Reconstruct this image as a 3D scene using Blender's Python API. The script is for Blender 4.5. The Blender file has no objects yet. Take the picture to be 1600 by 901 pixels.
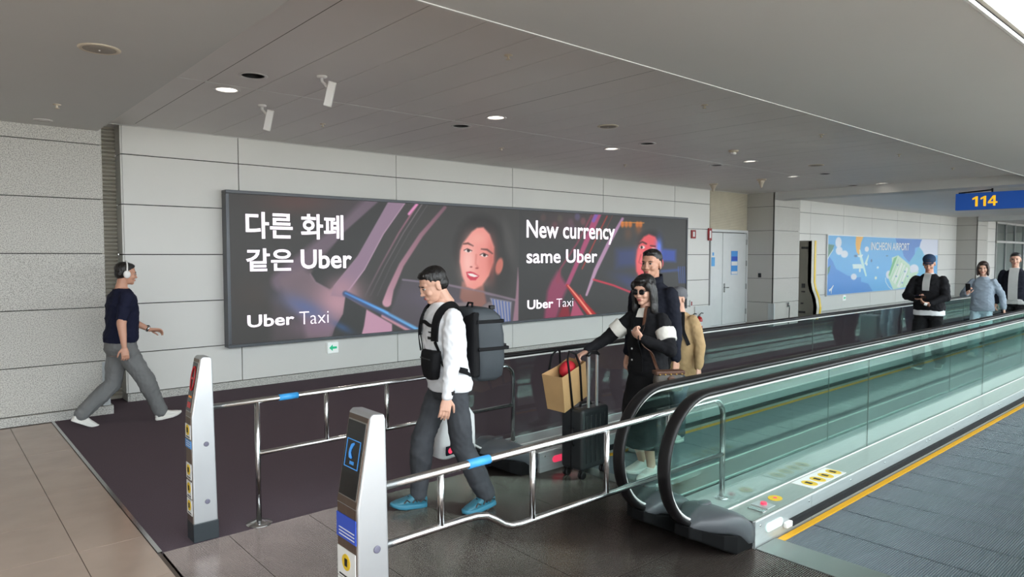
import bpy, bmesh, math, random
import numpy as np
from mathutils import Vector, Matrix, Quaternion
from mathutils.bvhtree import BVHTree
random.seed(4)
rng = np.random.default_rng(7)
PI = math.pi
sc = bpy.context.scene
COL = sc.collection

# ------------------------------------------------------------------ camera
CAM_H = 1.82
cam_d = bpy.data.cameras.new('camera'); cam_d.lens = 24.0; cam_d.sensor_width = 36.0
cam_d.clip_start = 0.05; cam_d.clip_end = 400
cam = bpy.data.objects.new('camera', cam_d); COL.objects.link(cam)
cam.location = (0, 0, CAM_H)
cam.rotation_euler = (math.radians(90 - 2.818), 0, math.radians(-41.105))
sc.camera = cam
sc.view_settings.view_transform = 'Standard'
sc.view_settings.look = 'None'
sc.view_settings.gamma = 1.0
sc.view_settings.exposure = 0.0
sc.view_settings.use_curve_mapping = False
sc.cycles.transparent_max_bounces = 32   # several panes stand one behind the other

# ------------------------------------------------------------------ world: even bright overcast sky
w = bpy.data.worlds.new('sky'); sc.world = w; w.use_nodes = True
nt = w.node_tree; bgn = nt.nodes['Background']
bgn.inputs[0].default_value = (0.93, 0.97, 1.0, 1)
bgn.inputs[1].default_value = 6.9
sun_d = bpy.data.lights.new('sun', 'SUN'); sun_d.energy = 16; sun_d.angle = .02; sun_d.color = (1, .96, .9)
sun = bpy.data.objects.new('sun', sun_d); COL.objects.link(sun); sun.rotation_euler = (math.radians(-52), 0, math.radians(25))   # from behind the building, added so the apron outside bounces light to the ceiling
# daylight portal in the opening of the glazed facade behind the walkways
def portal(loc, rot, sx, sy):
    l = bpy.data.lights.new('daylight_portal', 'AREA'); l.shape = 'RECTANGLE'; l.size = sx; l.size_y = sy
    l.cycles.is_portal = True
    o = bpy.data.objects.new('daylight_portal', l); COL.objects.link(o); o.location = loc; o.rotation_euler = rot
portal((17, -6.9, 3.2), (math.radians(90), 0, 0), 58, 6.2)
portal((25.5, -4.05, 6.55), (0, 0, 0), 69, 2.9)   # unseen roof glazing over the hall, added for top light

# ------------------------------------------------------------------ materials
def lin(c):
    return tuple(((x/255)/12.92 if x/255 <= .04045 else ((x/255+.055)/1.055)**2.4) for x in c)
MATS = {}
def M(name, rgb, rough=.5, metal=0., var=0., vscale=6., bump=0., bscale=60., stretch=(1, 1, 1), emit=None, estr=1., spec=.5, coat=0.):
    m = bpy.data.materials.new(name); m.use_nodes = True; n = m.node_tree.nodes; L = m.node_tree.links
    b = n['Principled BSDF']; c = lin(rgb)
    b.inputs['Roughness'].default_value = rough; b.inputs['Metallic'].default_value = metal
    b.inputs['Specular IOR Level'].default_value = spec; b.inputs['Coat Weight'].default_value = coat
    b.inputs['Base Color'].default_value = (*c, 1)
    g = n.new('ShaderNodeTexCoord'); mp = n.new('ShaderNodeMapping'); mp.inputs['Scale'].default_value = stretch
    L.new(g.outputs['Object'], mp.inputs['Vector'])
    if var > 0:
        t = n.new('ShaderNodeTexNoise'); t.inputs['Scale'].default_value = vscale; t.inputs['Detail'].default_value = 4
        L.new(mp.outputs[0], t.inputs['Vector'])
        r = n.new('ShaderNodeValToRGB')
        r.color_ramp.elements[0].position = .3; r.color_ramp.elements[1].position = .7
        r.color_ramp.elements[0].color = (*[x*(1-var) for x in c], 1); r.color_ramp.elements[1].color = (*[min(1, x*(1+var)) for x in c], 1)
        L.new(t.outputs[0], r.inputs[0]); L.new(r.outputs[0], b.inputs['Base Color'])
    if bump > 0:
        t2 = n.new('ShaderNodeTexNoise'); t2.inputs['Scale'].default_value = bscale; t2.inputs['Detail'].default_value = 5
        L.new(mp.outputs[0], t2.inputs['Vector'])
        bp = n.new('ShaderNodeBump'); bp.inputs['Strength'].default_value = bump; bp.inputs['Distance'].default_value = .01
        L.new(t2.outputs[0], bp.inputs['Height']); L.new(bp.outputs[0], b.inputs['Normal'])
    if emit:
        b.inputs['Emission Color'].default_value = (*lin(emit), 1); b.inputs['Emission Strength'].default_value = estr
    MATS[name] = m
    return m

M('wall_panel', (224, 222, 217), .45, var=.03, vscale=.7)
M('joint', (60, 58, 55), .9)
M('shutter', (196, 190, 176), .6, var=.05, vscale=3)
M('corrugated', (205, 197, 178), .6, var=.04)
M('ceiling_plank', (220, 216, 213), .5, var=.03, vscale=.8)
M('ceiling_paint', (200, 200, 198), .6, var=.03, vscale=.5)
M('fascia', (226, 224, 214), .5, var=.03)
M('trim_white', (215, 215, 212), .35)
M('tile', (172, 151, 136), .16, var=.07, vscale=3, spec=.5)
M('grout', (88, 76, 68), .8)
M('carpet', (94, 82, 89), .95, var=.12, vscale=130, bump=.5, bscale=260, spec=.1)
M('steel', (200, 200, 200), .18, 1., var=.04, vscale=4)
M('brushed', (176, 174, 170), .32, 1., var=.05, vscale=8, stretch=(1, 20, 20))
M('brushed_cool', (190, 194, 194), .4, .55, var=.05, vscale=5, stretch=(1, 12, 12))
M('plate_dark', (106, 95, 90), .22, .8, var=.12, vscale=3)
M('pallet', (118, 126, 133), .4, .2, var=.06, vscale=5)
M('comb', (140, 146, 142), .35, .8)
M('yellow_line', (232, 172, 38), .5)
M('rubber', (22, 21, 22), .38, var=.1, vscale=10, spec=.3)
M('cover_plastic', (74, 77, 81), .42, var=.05)
M('cover_black', (14, 14, 15), .85, spec=.15)
M('brush_black', (16, 16, 22), .9, bump=.4, bscale=200)
M('bollard_side', (196, 198, 200), .36, .75, var=.03, vscale=3)
M('bollard_front', (122, 106, 96), .34, .9, var=.05, vscale=6, stretch=(8, 8, 1))
M('black_gloss', (14, 14, 15), .15)
M('bollard_base', (44, 50, 54), .4)
M('grey_cap', (104, 102, 118), .5)
M('white_sticker', (226, 226, 224), .5)
M('yellow_sticker', (226, 188, 40), .5)
M('blue_sticker', (48, 82, 190), .45)
M('light_blue', (74, 150, 220), .45)
M('tape_blue', (64, 158, 222), .4)
M('black_print', (20, 20, 20), .6)
M('red_glow', (90, 16, 18), .4, emit=(170, 26, 32), estr=.5)
M('amber_glow', (120, 70, 20), .4, emit=(190, 110, 30), estr=.7)
M('blue_glow', (30, 70, 120), .4, emit=(70, 150, 220), estr=.7)
M('red_lamp', (150, 40, 60), .4, emit=(222, 60, 92), estr=1.)
M('white_lamp', (200, 225, 220), .4, emit=(190, 220, 212), estr=.5)
M('downlight_lit', (255, 250, 240), .4, emit=(255, 246, 232), estr=4.5)
M('downlight_dark', (14, 14, 15), .5)
M('ring', (206, 202, 200), .35)
M('speaker_grille', (150, 143, 134), .7, var=.1, vscale=300)
M('device_white', (228, 226, 224), .4)
M('device_beige', (208, 196, 176), .5)
M('frame_grey', (92, 94, 98), .4, .4, var=.03)
M('poster_frame', (198, 200, 202), .35, .4)
M('sign_blue', (28, 78, 160), .4, emit=(28, 78, 160), estr=.35)
M('sign_yellow', (250, 190, 30), .4, emit=(250, 190, 30), estr=.7)
M('screen_white', (240, 232, 238), .5, emit=(248, 236, 246), estr=.85)
M('print_white', (238, 242, 248), .5)
M('green_sign', (30, 180, 130), .5, emit=(30, 180, 130), estr=.4)
M('white_sign', (236, 240, 238), .5, emit=(230, 240, 236), estr=.3)
M('extinguisher_red', (186, 28, 30), .3)
M('red_sign', (160, 40, 44), .5)
M('door_paint', (214, 216, 215), .4, var=.02)
M('kiosk_side', (126, 122, 112), .45, .3, var=.04)
M('kiosk_front', (212, 208, 196), .4)
M('kiosk_yellow', (238, 200, 40), .4)
M('concrete', (150, 150, 148), .9, var=.1)
M('apron', (200, 198, 192), .9, var=.08, vscale=.3)
M('mullion', (160, 162, 162), .4, .6)

def granite(name, a, b, base):
    m = bpy.data.materials.new(name); m.use_nodes = True; n = m.node_tree.nodes; L = m.node_tree.links
    p = n['Principled BSDF']; p.inputs['Roughness'].default_value = .55
    g = n.new('ShaderNodeNewGeometry')
    t = n.new('ShaderNodeTexNoise'); t.inputs['Scale'].default_value = 110; t.inputs['Detail'].default_value = 3
    L.new(g.outputs['Position'], t.inputs['Vector'])
    r = n.new('ShaderNodeValToRGB'); e = r.color_ramp.elements
    e[0].position = .40; e[0].color = (*lin(a), 1); e[1].position = .56; e[1].color = (*lin(b), 1)
    k = e.new(.47); k.color = (*lin(base), 1)
    L.new(t.outputs[0], r.inputs[0]); L.new(r.outputs[0], p.inputs['Base Color'])
    MATS[name] = m
granite('granite', (146, 143, 138), (204, 201, 194), (186, 183, 176))
granite('granite_plinth', (140, 138, 133), (206, 204, 198), (184, 182, 176))

def glass(name, tint, refl):
    m = bpy.data.materials.new(name); m.use_nodes = True; n = m.node_tree.nodes; L = m.node_tree.links
    for x in list(n):
        if x.type != 'OUTPUT_MATERIAL': n.remove(x)
    out = [x for x in n if x.type == 'OUTPUT_MATERIAL'][0]
    tr = n.new('ShaderNodeBsdfTransparent'); tr.inputs[0].default_value = (*tint, 1)
    gl = n.new('ShaderNodeBsdfGlossy'); gl.inputs['Roughness'].default_value = .02; gl.inputs[0].default_value = (.85, .97, .95, 1)
    ge = n.new('ShaderNodeNewGeometry'); dt = n.new('ShaderNodeVectorMath'); dt.operation = 'DOT_PRODUCT'
    L.new(ge.outputs['Normal'], dt.inputs[0]); L.new(ge.outputs['Incoming'], dt.inputs[1])
    def mth(op, a_, b_=None):
        q = n.new('ShaderNodeMath'); q.operation = op; L.new(a_, q.inputs[0])
        if b_ is not None: q.inputs[1].default_value = b_
        return q.outputs[0]
    ab = mth('ABSOLUTE', dt.outputs['Value']); om = n.new('ShaderNodeMath'); om.operation = 'SUBTRACT'; om.inputs[0].default_value = 1; L.new(ab, om.inputs[1])
    f5 = mth('ADD', mth('MULTIPLY', mth('POWER', om.outputs[0], 5.), .96), .04)     # same on both faces of a thin pane
    ml = n.new('ShaderNodeMath'); ml.operation = 'MULTIPLY'; ml.inputs[1].default_value = refl; ml.use_clamp = True
    mx = n.new('ShaderNodeMixShader')
    L.new(f5, ml.inputs[0]); L.new(ml.outputs[0], mx.inputs[0]); L.new(tr.outputs[0], mx.inputs[1]); L.new(gl.outputs[0], mx.inputs[2])
    L.new(mx.outputs[0], out.inputs[0])
    MATS[name] = m
glass('glass_green', (.86, .935, .912), 1.0)
glass('glass_dark', (.90, .93, .94), 1.0)
glass('glass_clear', (.96, .98, .98), 1.0)
glass('glass_window', (.95, .97, .98), .6)

def vcol_mat(name, emit, rough=.5):
    m = bpy.data.materials.new(name); m.use_nodes = True; n = m.node_tree.nodes; L = m.node_tree.links
    p = n['Principled BSDF']; p.inputs['Roughness'].default_value = rough
    a = n.new('ShaderNodeVertexColor'); a.layer_name = 'art'
    if emit:
        p.inputs['Base Color'].default_value = (.02, .02, .02, 1); p.inputs['Specular IOR Level'].default_value = .25
        L.new(a.outputs[0], p.inputs['Emission Color']); p.inputs['Emission Strength'].default_value = emit
    else:
        L.new(a.outputs[0], p.inputs['Base Color'])
    MATS[name] = m
vcol_mat('led_screen', .95, .45)
vcol_mat('printed_poster', 0, .4)

# ------------------------------------------------------------------ mesh helpers
class MB:
    def __init__(s): s.v = []; s.f = []
    def add(s, v, f):
        o = len(s.v); s.v += [tuple(x) for x in v]; s.f += [tuple(i+o for i in q) for q in f]; return s
    def box(s, x0, x1, y0, y1, z0, z1):
        v = [(x, y, z) for z in (z0, z1) for y in (y0, y1) for x in (x0, x1)]
        return s.add(v, [(0, 2, 3, 1), (4, 5, 7, 6), (0, 1, 5, 4), (2, 6, 7, 3), (0, 4, 6, 2), (1, 3, 7, 5)])
    def prism(s, poly, axis, a, b):
        n = len(poly)
        def P(p, t):
            return {'x': (t, p[0], p[1]), 'y': (p[0], t, p[1]), 'z': (p[0], p[1], t)}[axis]
        v = [P(p, a) for p in poly]+[P(p, b) for p in poly]
        f = [tuple(range(n))[::-1], tuple(range(n, 2*n))]+[(i, (i+1) % n, n+(i+1) % n, n+i) for i in range(n)]
        return s.add(v, f)
    def tube(s, pts, r, n=12, cap=True):
        pts = [Vector(p) for p in pts]; m = len(pts); v = []; f = []
        rs = r if isinstance(r, (list, tuple)) else [r]*m
        t0 = (pts[1]-pts[0]).normalized(); up = Vector((0, 0, 1)) if abs(t0.z) < .9 else Vector((1, 0, 0))
        a = t0.cross(up).normalized()
        for i, p in enumerate(pts):
            t = ((pts[min(i+1, m-1)]-p).normalized()+(p-pts[max(i-1, 0)]).normalized())
            t = t.normalized() if t.length > 1e-6 else t0
            a = (a-t*a.dot(t)).normalized(); b = t.cross(a)
            for k in range(n):
                q = 2*PI*k/n; v.append(p+(a*math.cos(q)+b*math.sin(q))*rs[i])
        for i in range(m-1):
            for k in range(n):
                f.append((i*n+k, i*n+(k+1) % n, (i+1)*n+(k+1) % n, (i+1)*n+k))
        if cap: f += [tuple(range(n))[::-1], tuple(range((m-1)*n, m*n))]
        return s.add(v, f)
    def lathe(s, prof, c=(0, 0, 0), n=24, sx=1, sy=1, cap=True):
        m = len(prof); v = []; f = []
        for r, z in prof:
            for k in range(n):
                q = 2*PI*k/n; v.append((c[0]+r*sx*math.cos(q), c[1]+r*sy*math.sin(q), c[2]+z))
        for i in range(m-1):
            for k in range(n): f.append((i*n+k, i*n+(k+1) % n, (i+1)*n+(k+1) % n, (i+1)*n+k))
        if cap: f += [tuple(range(n))[::-1], tuple(range((m-1)*n, m*n))]
        return s.add(v, f)
    def ell(s, c, r, n=14, m=9, R=None):
        v = []; f = []
        R = R or Matrix.Identity(3); c = Vector(c)
        for i in range(1, m):
            for k in range(n):
                t = PI*i/m; q = 2*PI*k/n
                v.append(c+R @ Vector((r[0]*math.sin(t)*math.cos(q), r[1]*math.sin(t)*math.sin(q), r[2]*math.cos(t))))
        a = len(v); v += [c+R @ Vector((0, 0, r[2])), c-R @ Vector((0, 0, r[2]))]
        for i in range(m-2):
            for k in range(n): f.append((i*n+k, (i+1)*n+k, (i+1)*n+(k+1) % n, i*n+(k+1) % n))
        for k in range(n):
            f.append((a, k, (k+1) % n)); f.append((a+1, (m-2)*n+(k+1) % n, (m-2)*n+k))
        return s.add(v, f)
    def loft(s, rings, cap=True):
        n = len(rings[0]); v = [p for r in rings for p in r]; f = []
        for i in range(len(rings)-1):
            for k in range(n): f.append((i*n+k, i*n+(k+1) % n, (i+1)*n+(k+1) % n, (i+1)*n+k))
        if cap: f += [tuple(range(n))[::-1], tuple(range((len(rings)-1)*n, len(rings)*n))]
        return s.add(v, f)
    def mesh(s, name='mesh'):
        me = bpy.data.meshes.new(name); me.from_pydata(s.v, [], s.f); me.update()
        bm = bmesh.new(); bm.from_mesh(me); bmesh.ops.recalc_face_normals(bm, faces=bm.faces); bm.to_mesh(me); bm.free()
        return me
    def build(s, name, mat, parent=None, smooth=False, bevel=0., bseg=2):
        return obj(name, s.mesh(name), mat, parent, smooth, bevel, bseg)

def obj(name, me, mat, parent=None, smooth=False, bevel=0., bseg=2):
    o = bpy.data.objects.new(name, me); COL.objects.link(o)
    if mat and not me.materials: me.materials.append(MATS[mat])
    if parent: o.parent = parent
    if smooth: me.polygons.foreach_set('use_smooth', [True]*len(me.polygons))
    if bevel:
        b = o.modifiers.new('bevel', 'BEVEL'); b.width = bevel; b.segments = bseg; b.limit_method = 'ANGLE'; b.angle_limit = .7
    return o
def tag(o, label, cat, group=None):
    o['label'] = label; o['category'] = cat
    if group: o['group'] = group
    return o
def struct(o):
    o['kind'] = 'structure'; return o
def thing(name, label, cat, loc=(0, 0, 0), rz=0, group=None):
    o = bpy.data.objects.new(name, None); COL.objects.link(o); o.location = loc; o.rotation_euler = (0, 0, rz)
    o.empty_display_size = .1
    return tag(o, label, cat, group)
def stuff(o): o['kind'] = 'stuff'; return o

def flat_text(s, o, right, up, u0, v0, u1, v1, mat, name, parent, thick=.004, weight=0.0, align=None):
    """lettering mesh fitted to the box u0..u1 x v0..v1 on the plane o + u*right + v*up"""
    c = bpy.data.curves.new('lettering', 'FONT'); c.body = s; c.offset = weight; c.resolution_u = 4
    t = bpy.data.objects.new('lettering', c); COL.objects.link(t)
    dg = bpy.context.evaluated_depsgraph_get(); me = bpy.data.meshes.new_from_object(t.evaluated_get(dg))
    bpy.data.objects.remove(t); bpy.data.curves.remove(c)
    co = np.array([v.co for v in me.vertices]); mn = co.min(0); mx = co.max(0)
    o = Vector(o); right = Vector(right); up = Vector(up); nrm = right.cross(up)
    for v in me.vertices:
        a = (v.co.x-mn[0])/(mx[0]-mn[0]); b = (v.co.y-mn[1])/(mx[1]-mn[1])
        v.co = o+right*(u0+a*(u1-u0))+up*(v0+b*(v1-v0))+nrm*thick
    me.materials.clear()
    return obj(name, me, mat, parent)

def panel_grid(parent, xs, zs, yf, yb, mat, gap=.006, holes=(), name='panel', jit=.0015):
    for i in range(len(xs)-1):
        for j in range(len(zs)-1):
            if (i, j) in holes: continue
            d = random.uniform(-jit, jit)
            MB().box(xs[i]+gap, xs[i+1]-gap, yf+d, yb, zs[j]+gap, zs[j+1]-gap).build(name, mat, parent)

# ------------------------------------------------------------------ FLOOR
EX = 1.075           # tile / carpet edge
YW = 9.45            # back wall
YG = 8.90            # granite wall
fl = struct(MB().box(-9, EX, -7, YG, -.12, -.006).build('floor', 'grout'))
ys = [4.18+.66*k for k in range(-17, 8)]
xs = [.69-.66*k for k in range(15)][::-1]+[EX-.022]
for i in range(len(xs)-1):
    for j in range(len(ys)-1):
        if ys[j+1] < 1.0 or xs[i+1] < -1.6: continue
        MB().box(xs[i]+.002, xs[i+1]-.002, ys[j]+.002, min(ys[j+1], YG)-.002, -.01, random.uniform(-.0004, .0004)).build('tile', 'tile', fl)
MB().box(-9, -1.6, -7, YG, -.02, -.001).build('tile', 'tile', fl)
MB().box(-1.6, EX-.022, -7, 1.0, -.02, -.001).build('tile', 'tile', fl)
t1 = struct(MB().box(EX-.02, EX+.006, 4.5, 8.92, -.05, .006).build('trim_1', 'steel'))
cp = struct(MB().box(EX, 60, 4.5, YW+.6, -.12, 0.0).build('floor_carpet', 'carpet'))
# steel floor plates at the landing
lp = struct(MB().box(EX, 60, -7, 4.5, -.4, -.3).build('floor_landing', 'joint'))
def ribbed(x0, x1, y0, y1, zt, pitch, depth, duty=.62):
    m = MB(); n = int((y1-y0)/pitch); p = (y1-y0)/n; prof = [(y0, zt-.03), (y0, zt-depth)]
    for k in range(n):
        a = y0+k*p; g = p*(1-duty)/2
        prof += [(a+g*.7, zt-depth), (a+g*1.2, zt), (a+p-g*1.2, zt), (a+p-g*.7, zt-depth)]
    prof += [(y1, zt-depth), (y1, zt-.03)]
    v = [(x0, *q) for q in prof]+[(x1, *q) for q in prof]; N = len(prof)
    f = [(i, i+1, N+i+1, N+i) for i in range(N-1)]
    f += [(0, N, 2*N-1, N-1)]
    return m.add(v, f)
PX = [EX+.008, 1.475, 2.02, 2.74, 3.435, 4.16]
for i in range(len(PX)-1):
    ribbed(PX[i]+.002, PX[i+1]-.002, 2.455, 4.497, 0, .0125, .004, .55).build('floor_plate', 'plate_dark', lp)
PXB = [EX+.008, 1.9, 2.65, 3.3, 3.86]
for i in range(len(PXB)-1):
    ribbed(PXB[i]+.002, PXB[i+1]-.002, .4, 2.449, 0, .0125, .004, .55).build('floor_plate', 'plate_dark', lp)
MB().box(EX, 60, -7, .4, -.3, 0).build('floor_strip', 'tile', lp)
MB().box(3.86, 60, 2.12, 4.5, -.3, -.06).build('pit_lining', 'joint', lp)
MB().box(EX, 60, .4, 4.5, -.31, -.08).build('pit_base', 'joint', lp)

# ------------------------------------------------------------------ WALLS
wb = struct(MB().box(1.93, 60, YW+.03, YW+.3, 0, 3.9).build('wall_back', 'joint'))
ZR = [.10, .605, 1.215, 1.825, 2.44, 3.05, 3.42]
XC = [1.93, 3.33, 5.80, 8.26, 10.75, 13.22, 14.66]
panel_grid(wb, XC, ZR, YW, YW+.05, 'wall_panel')
MB().box(1.95, 14.66, YW-.012, YW+.04, 0, .096).build('plinth', 'granite_plinth', wb)
# return of the wall beside the shutter recess
for j in range(len(ZR)-1):
    MB().box(1.915, 1.935, YW+.012, YW+.55, ZR[j]+.006, ZR[j+1]-.006).build('panel', 'wall_panel', wb)
MB().box(1.925, 1.96, YW, YW+.55, 0, .096).build('plinth', 'granite_plinth', wb)
# shutter in the recess
rs_ = thing('roller_shutter', 'narrow beige slatted roller shutter in the recess beside the speckled stone wall', 'shutter', (1.72, YW+.28, 0))
MB().box(-.30, .2, .02, .06, 0, 3.5).build('shutter_curtain', 'shutter', rs_)
sm = MB()
for k in range(72):
    z = .02+k*.048
    sm.prism([(.02, z), (-.012, z+.008), (-.016, z+.026), (.02, z+.044)], 'x', -.30, .2)
stuff(sm.build('slat', 'shutter', rs_))
# granite wall
wg = struct(MB().box(-9, 1.60, YG+.03, YG+1.2, 0, 3.9).build('wall_left', 'joint'))
panel_grid(wg, [-9, -6.6, -4.2, -1.8, 0.1-.65, 1.615], [.10, .615, 1.225, 1.835, 2.445, 3.055, 3.42], YG, YG+.05, 'granite', .005)
MB().box(-9, 1.66, YG-.035, YG+.5, 0, .096).build('plinth', 'granite_plinth', wg)
for a, b in ((.1, .615), (.615, 1.225), (1.225, 1.835), (1.835, 2.445), (2.445, 3.055), (3.055, 3.42)):
    MB().box(1.60, 1.62, YG+.012, YG+.6, a+.005, b-.005).build('panel', 'granite', wg)
MB().box(1.56, 1.635, YG-.012, YG+.02, .10, .60).build('corner_guard', 'brushed_cool', wg)

# right end of bay: corrugated panel, door, pillar
XP = 16.4
MB().box(14.67, XP, YW+.005, YW+.05, 2.45, 3.42).build('backing', 'corrugated', wb)
cm = MB()
for k in range(46):
    z = 2.455+k*.021
    cm.prism([(YW+.01, z), (YW-.01, z+.006), (YW-.01, z+.014), (YW+.01, z+.02)], 'x', 14.68, XP-.01)
stuff(cm.build('corrugation', 'corrugated', wb))
d1 = struct(MB().box(14.67, XP, YW-.004, YW+.05, 0, .06).build('door_1', 'door_paint'))
def leaf(x0, x1):
    return MB().box(x0, x1, YW-.02, YW+.04, .07, 2.37).build('door_leaf', 'door_paint', d1, bevel=.004)
MB().box(14.67, XP, YW-.035, YW+.04, 2.39, 2.45).build('door_frame', 'door_paint', d1)
MB().box(XP-.06, XP, YW-.035, YW+.04, .06, 2.39).build('door_frame', 'door_paint', d1)
l1 = leaf(14.70, 15.225); l2 = leaf(15.245, XP-.07)
hm = MB().box(15.28, 15.34, YW-.035, YW-.018, .88, 1.10); hm.tube([(15.31, YW-.03, 1.0), (15.31, YW-.09, 1.0), (15.42, YW-.09, 1.0)], .012, 8)
hm.build('door_handle', 'steel', l2)
for z in (.35, 1.0, 1.6, 2.15):
    MB().box(XP-.085, XP-.055, YW-.045, YW-.018, z-.07, z+.07).build('hinge', 'steel', l2)
MB().box(14.05, 14.72, YW-.03, YW+.0, .02, .58).build('access_panel', 'door_paint', wb, bevel=.004)
pil = struct(MB().box(XP+.02, 17.72, 8.72, YW+.2, 0, 3.9).build('pillar_1', 'joint'))
PZ = [.0, .60, 1.215, 1.825, 2.44, 3.05, 3.42]
for j in range(6):
    a, b = PZ[j]+.005, PZ[j+1]-.005
    MB().box(XP, XP+.03, 8.702, YW, a, b).build('stone_panel', 'granite', pil)
    MB().box(XP, 17.74, 8.69, 8.73, a, b).build('stone_panel', 'granite', pil)
    MB().box(17.71, 17.74, 8.735, YW, a, b).build('stone_panel', 'granite', pil)
MB().box(XP-.012, XP+.03, 8.66, 8.82, .0, .58).build('corner_guard', 'brushed_cool', pil)
MB().box(XP-.012, XP+.0, 9.03, 9.11, 1.24, 1.35).build('call_plate', 'black_gloss', pil)
nz = thing('water_tap', 'small chrome wall tap with dark hose on the stone pillar front', 'tap', (17.14, 8.68, 0))
MB().box(-.05, .05, -.015, 0.005, .46, .58).build('tap_plate', 'steel', nz); MB().tube([(0, -.01, .52), (0, -.05, .5), (0, -.05, .44)], .014, 8).build('spout', 'steel', nz)
MB().tube([(0, -.05, .44), (.01, -.04, .2), (.0, -.03, .02)], .012, 8).build('hose', 'rubber', nz)
# second bay wall
X2 = [17.76, 19.95, 22.2, 24.4, 26.65, 28.9, 31.1, 33.2]
panel_grid(wb, X2, ZR, YW, YW+.05, 'wall_panel')
MB().box(17.76, 33.2, YW-.012, YW+.04, 0, .096).build('plinth', 'granite_plinth', wb)
p2 = struct(MB().box(33.22, 34.6, 8.72, YW+.2, 0, 3.9).build('pillar_2', 'joint'))
for j in range(6):
    a, b = PZ[j]+.006, PZ[j+1]-.006
    MB().box(33.2, 33.23, 8.702, YW, a, b).build('stone_panel', 'granite', p2)
    MB().box(33.2, 34.62, 8.69, 8.73, a, b).build('stone_panel', 'granite', p2)
panel_grid(wb, [34.64, 36.7, 38.9], ZR, YW, YW+.05, 'wall_panel')
# glazed opening further along
wn = struct(MB().box(38.9, 39.0, YW-.05, YW+.05, 0, 3.42).build('window_1', 'mullion'))
for x in (40.55, 42.2, 43.9): MB().box(x-.05, x+.05, YW-.05, YW+.05, 0, 3.4).build('window_frame', 'mullion', wn)
for z in (.05, 2.45, 3.36): MB().box(38.9, 44, YW-.05, YW+.05, z-.05, z+.05).build('window_frame', 'trim_white', wn)
for a, b in ((39.0, 40.5), (40.6, 42.15), (42.25, 43.85)):
    for c, d in ((.1, 2.4), (2.5, 3.31)): MB().box(a, b, YW-.008, YW+.0, c, d).build('pane', 'glass_dark', wn)
MB().box(44, 60, YW, YW+.05, 0, 3.42).build('panel', 'wall_panel', wb)
struct(MB().box(59.8, 60, -7, 10, 0, 7).build('wall_far', 'wall_panel'))
struct(MB().box(-9.2, -9, -7, 10, 0, 7).build('wall_side', 'wall_panel'))
# glazed facade behind the walkways
fw = struct(MB().box(-9, 60, -7.1, -6.9, 0, .25).build('wall_front', 'concrete'))
for k in range(24): MB().box(-9+k*3-.06, -9+k*3+.06, -7.1, -6.9, .25, 6.6).build('mullion', 'mullion', fw)
for z in (.25, 2.6, 4.6, 6.5): MB().box(-9, 60, -7.06, -6.94, z-.05, z+.05).build('transom', 'mullion', fw)
for k in range(23): MB().box(-9+k*3+.06, -9+k*3+2.94, -7.012, -7.0, .3, 6.45).build('pane', 'glass_window', fw)
struct(MB().box(-80, 130, -90, -7.2, -.6, -.5).build('ground', 'apron'))

# ------------------------------------------------------------------ CEILING
ZC, ZS = 3.40, 3.21
cl = struct(MB().box(1.6, 60, 3.2, YW+1, ZC+.25, ZC+.35).build('ceiling', 'joint'))
def plank(x0, x1, y0, y1, holes):
    """ceiling plank with real openings for the recessed lamps"""
    if not holes:
        return MB().box(x0, x1, y0, y1, ZC, ZC+.03).mesh('plank')
    bm = bmesh.new()
    o = [bm.verts.new((x, y, ZC)) for x, y in ((x0, y0), (x1, y0), (x1, y1), (x0, y1))]
    es = [bm.edges.new((o[i], o[(i+1) % 4])) for i in range(4)]
    for (cx, cy, r) in holes:
        c = [bm.verts.new((cx+r*math.cos(2*PI*k/24), cy+r*math.sin(2*PI*k/24), ZC)) for k in range(24)]
        es += [bm.edges.new((c[i], c[(i+1) % 24])) for i in range(24)]
    bmesh.ops.triangle_fill(bm, use_beauty=True, edges=es)
    me = bpy.data.meshes.new('plank'); bm.to_mesh(me); bm.free(); return me
PW = .4635
LX = [2.30, 5.10, 7.89, 10.70, 13.43, 16.17]
LIT = [(2.30, 6.80), (5.10, 6.13), (7.89, 6.78), (10.70, 6.13), (13.43, 6.74), (16.17, 6.08)]
DRK = [(2.30, 6.12), (5.10, 6.80), (7.89, 6.12), (10.70, 6.78), (13.43, 6.10), (16.17, 6.70)]
RL = .105
px = 1.583; k = 0
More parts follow.
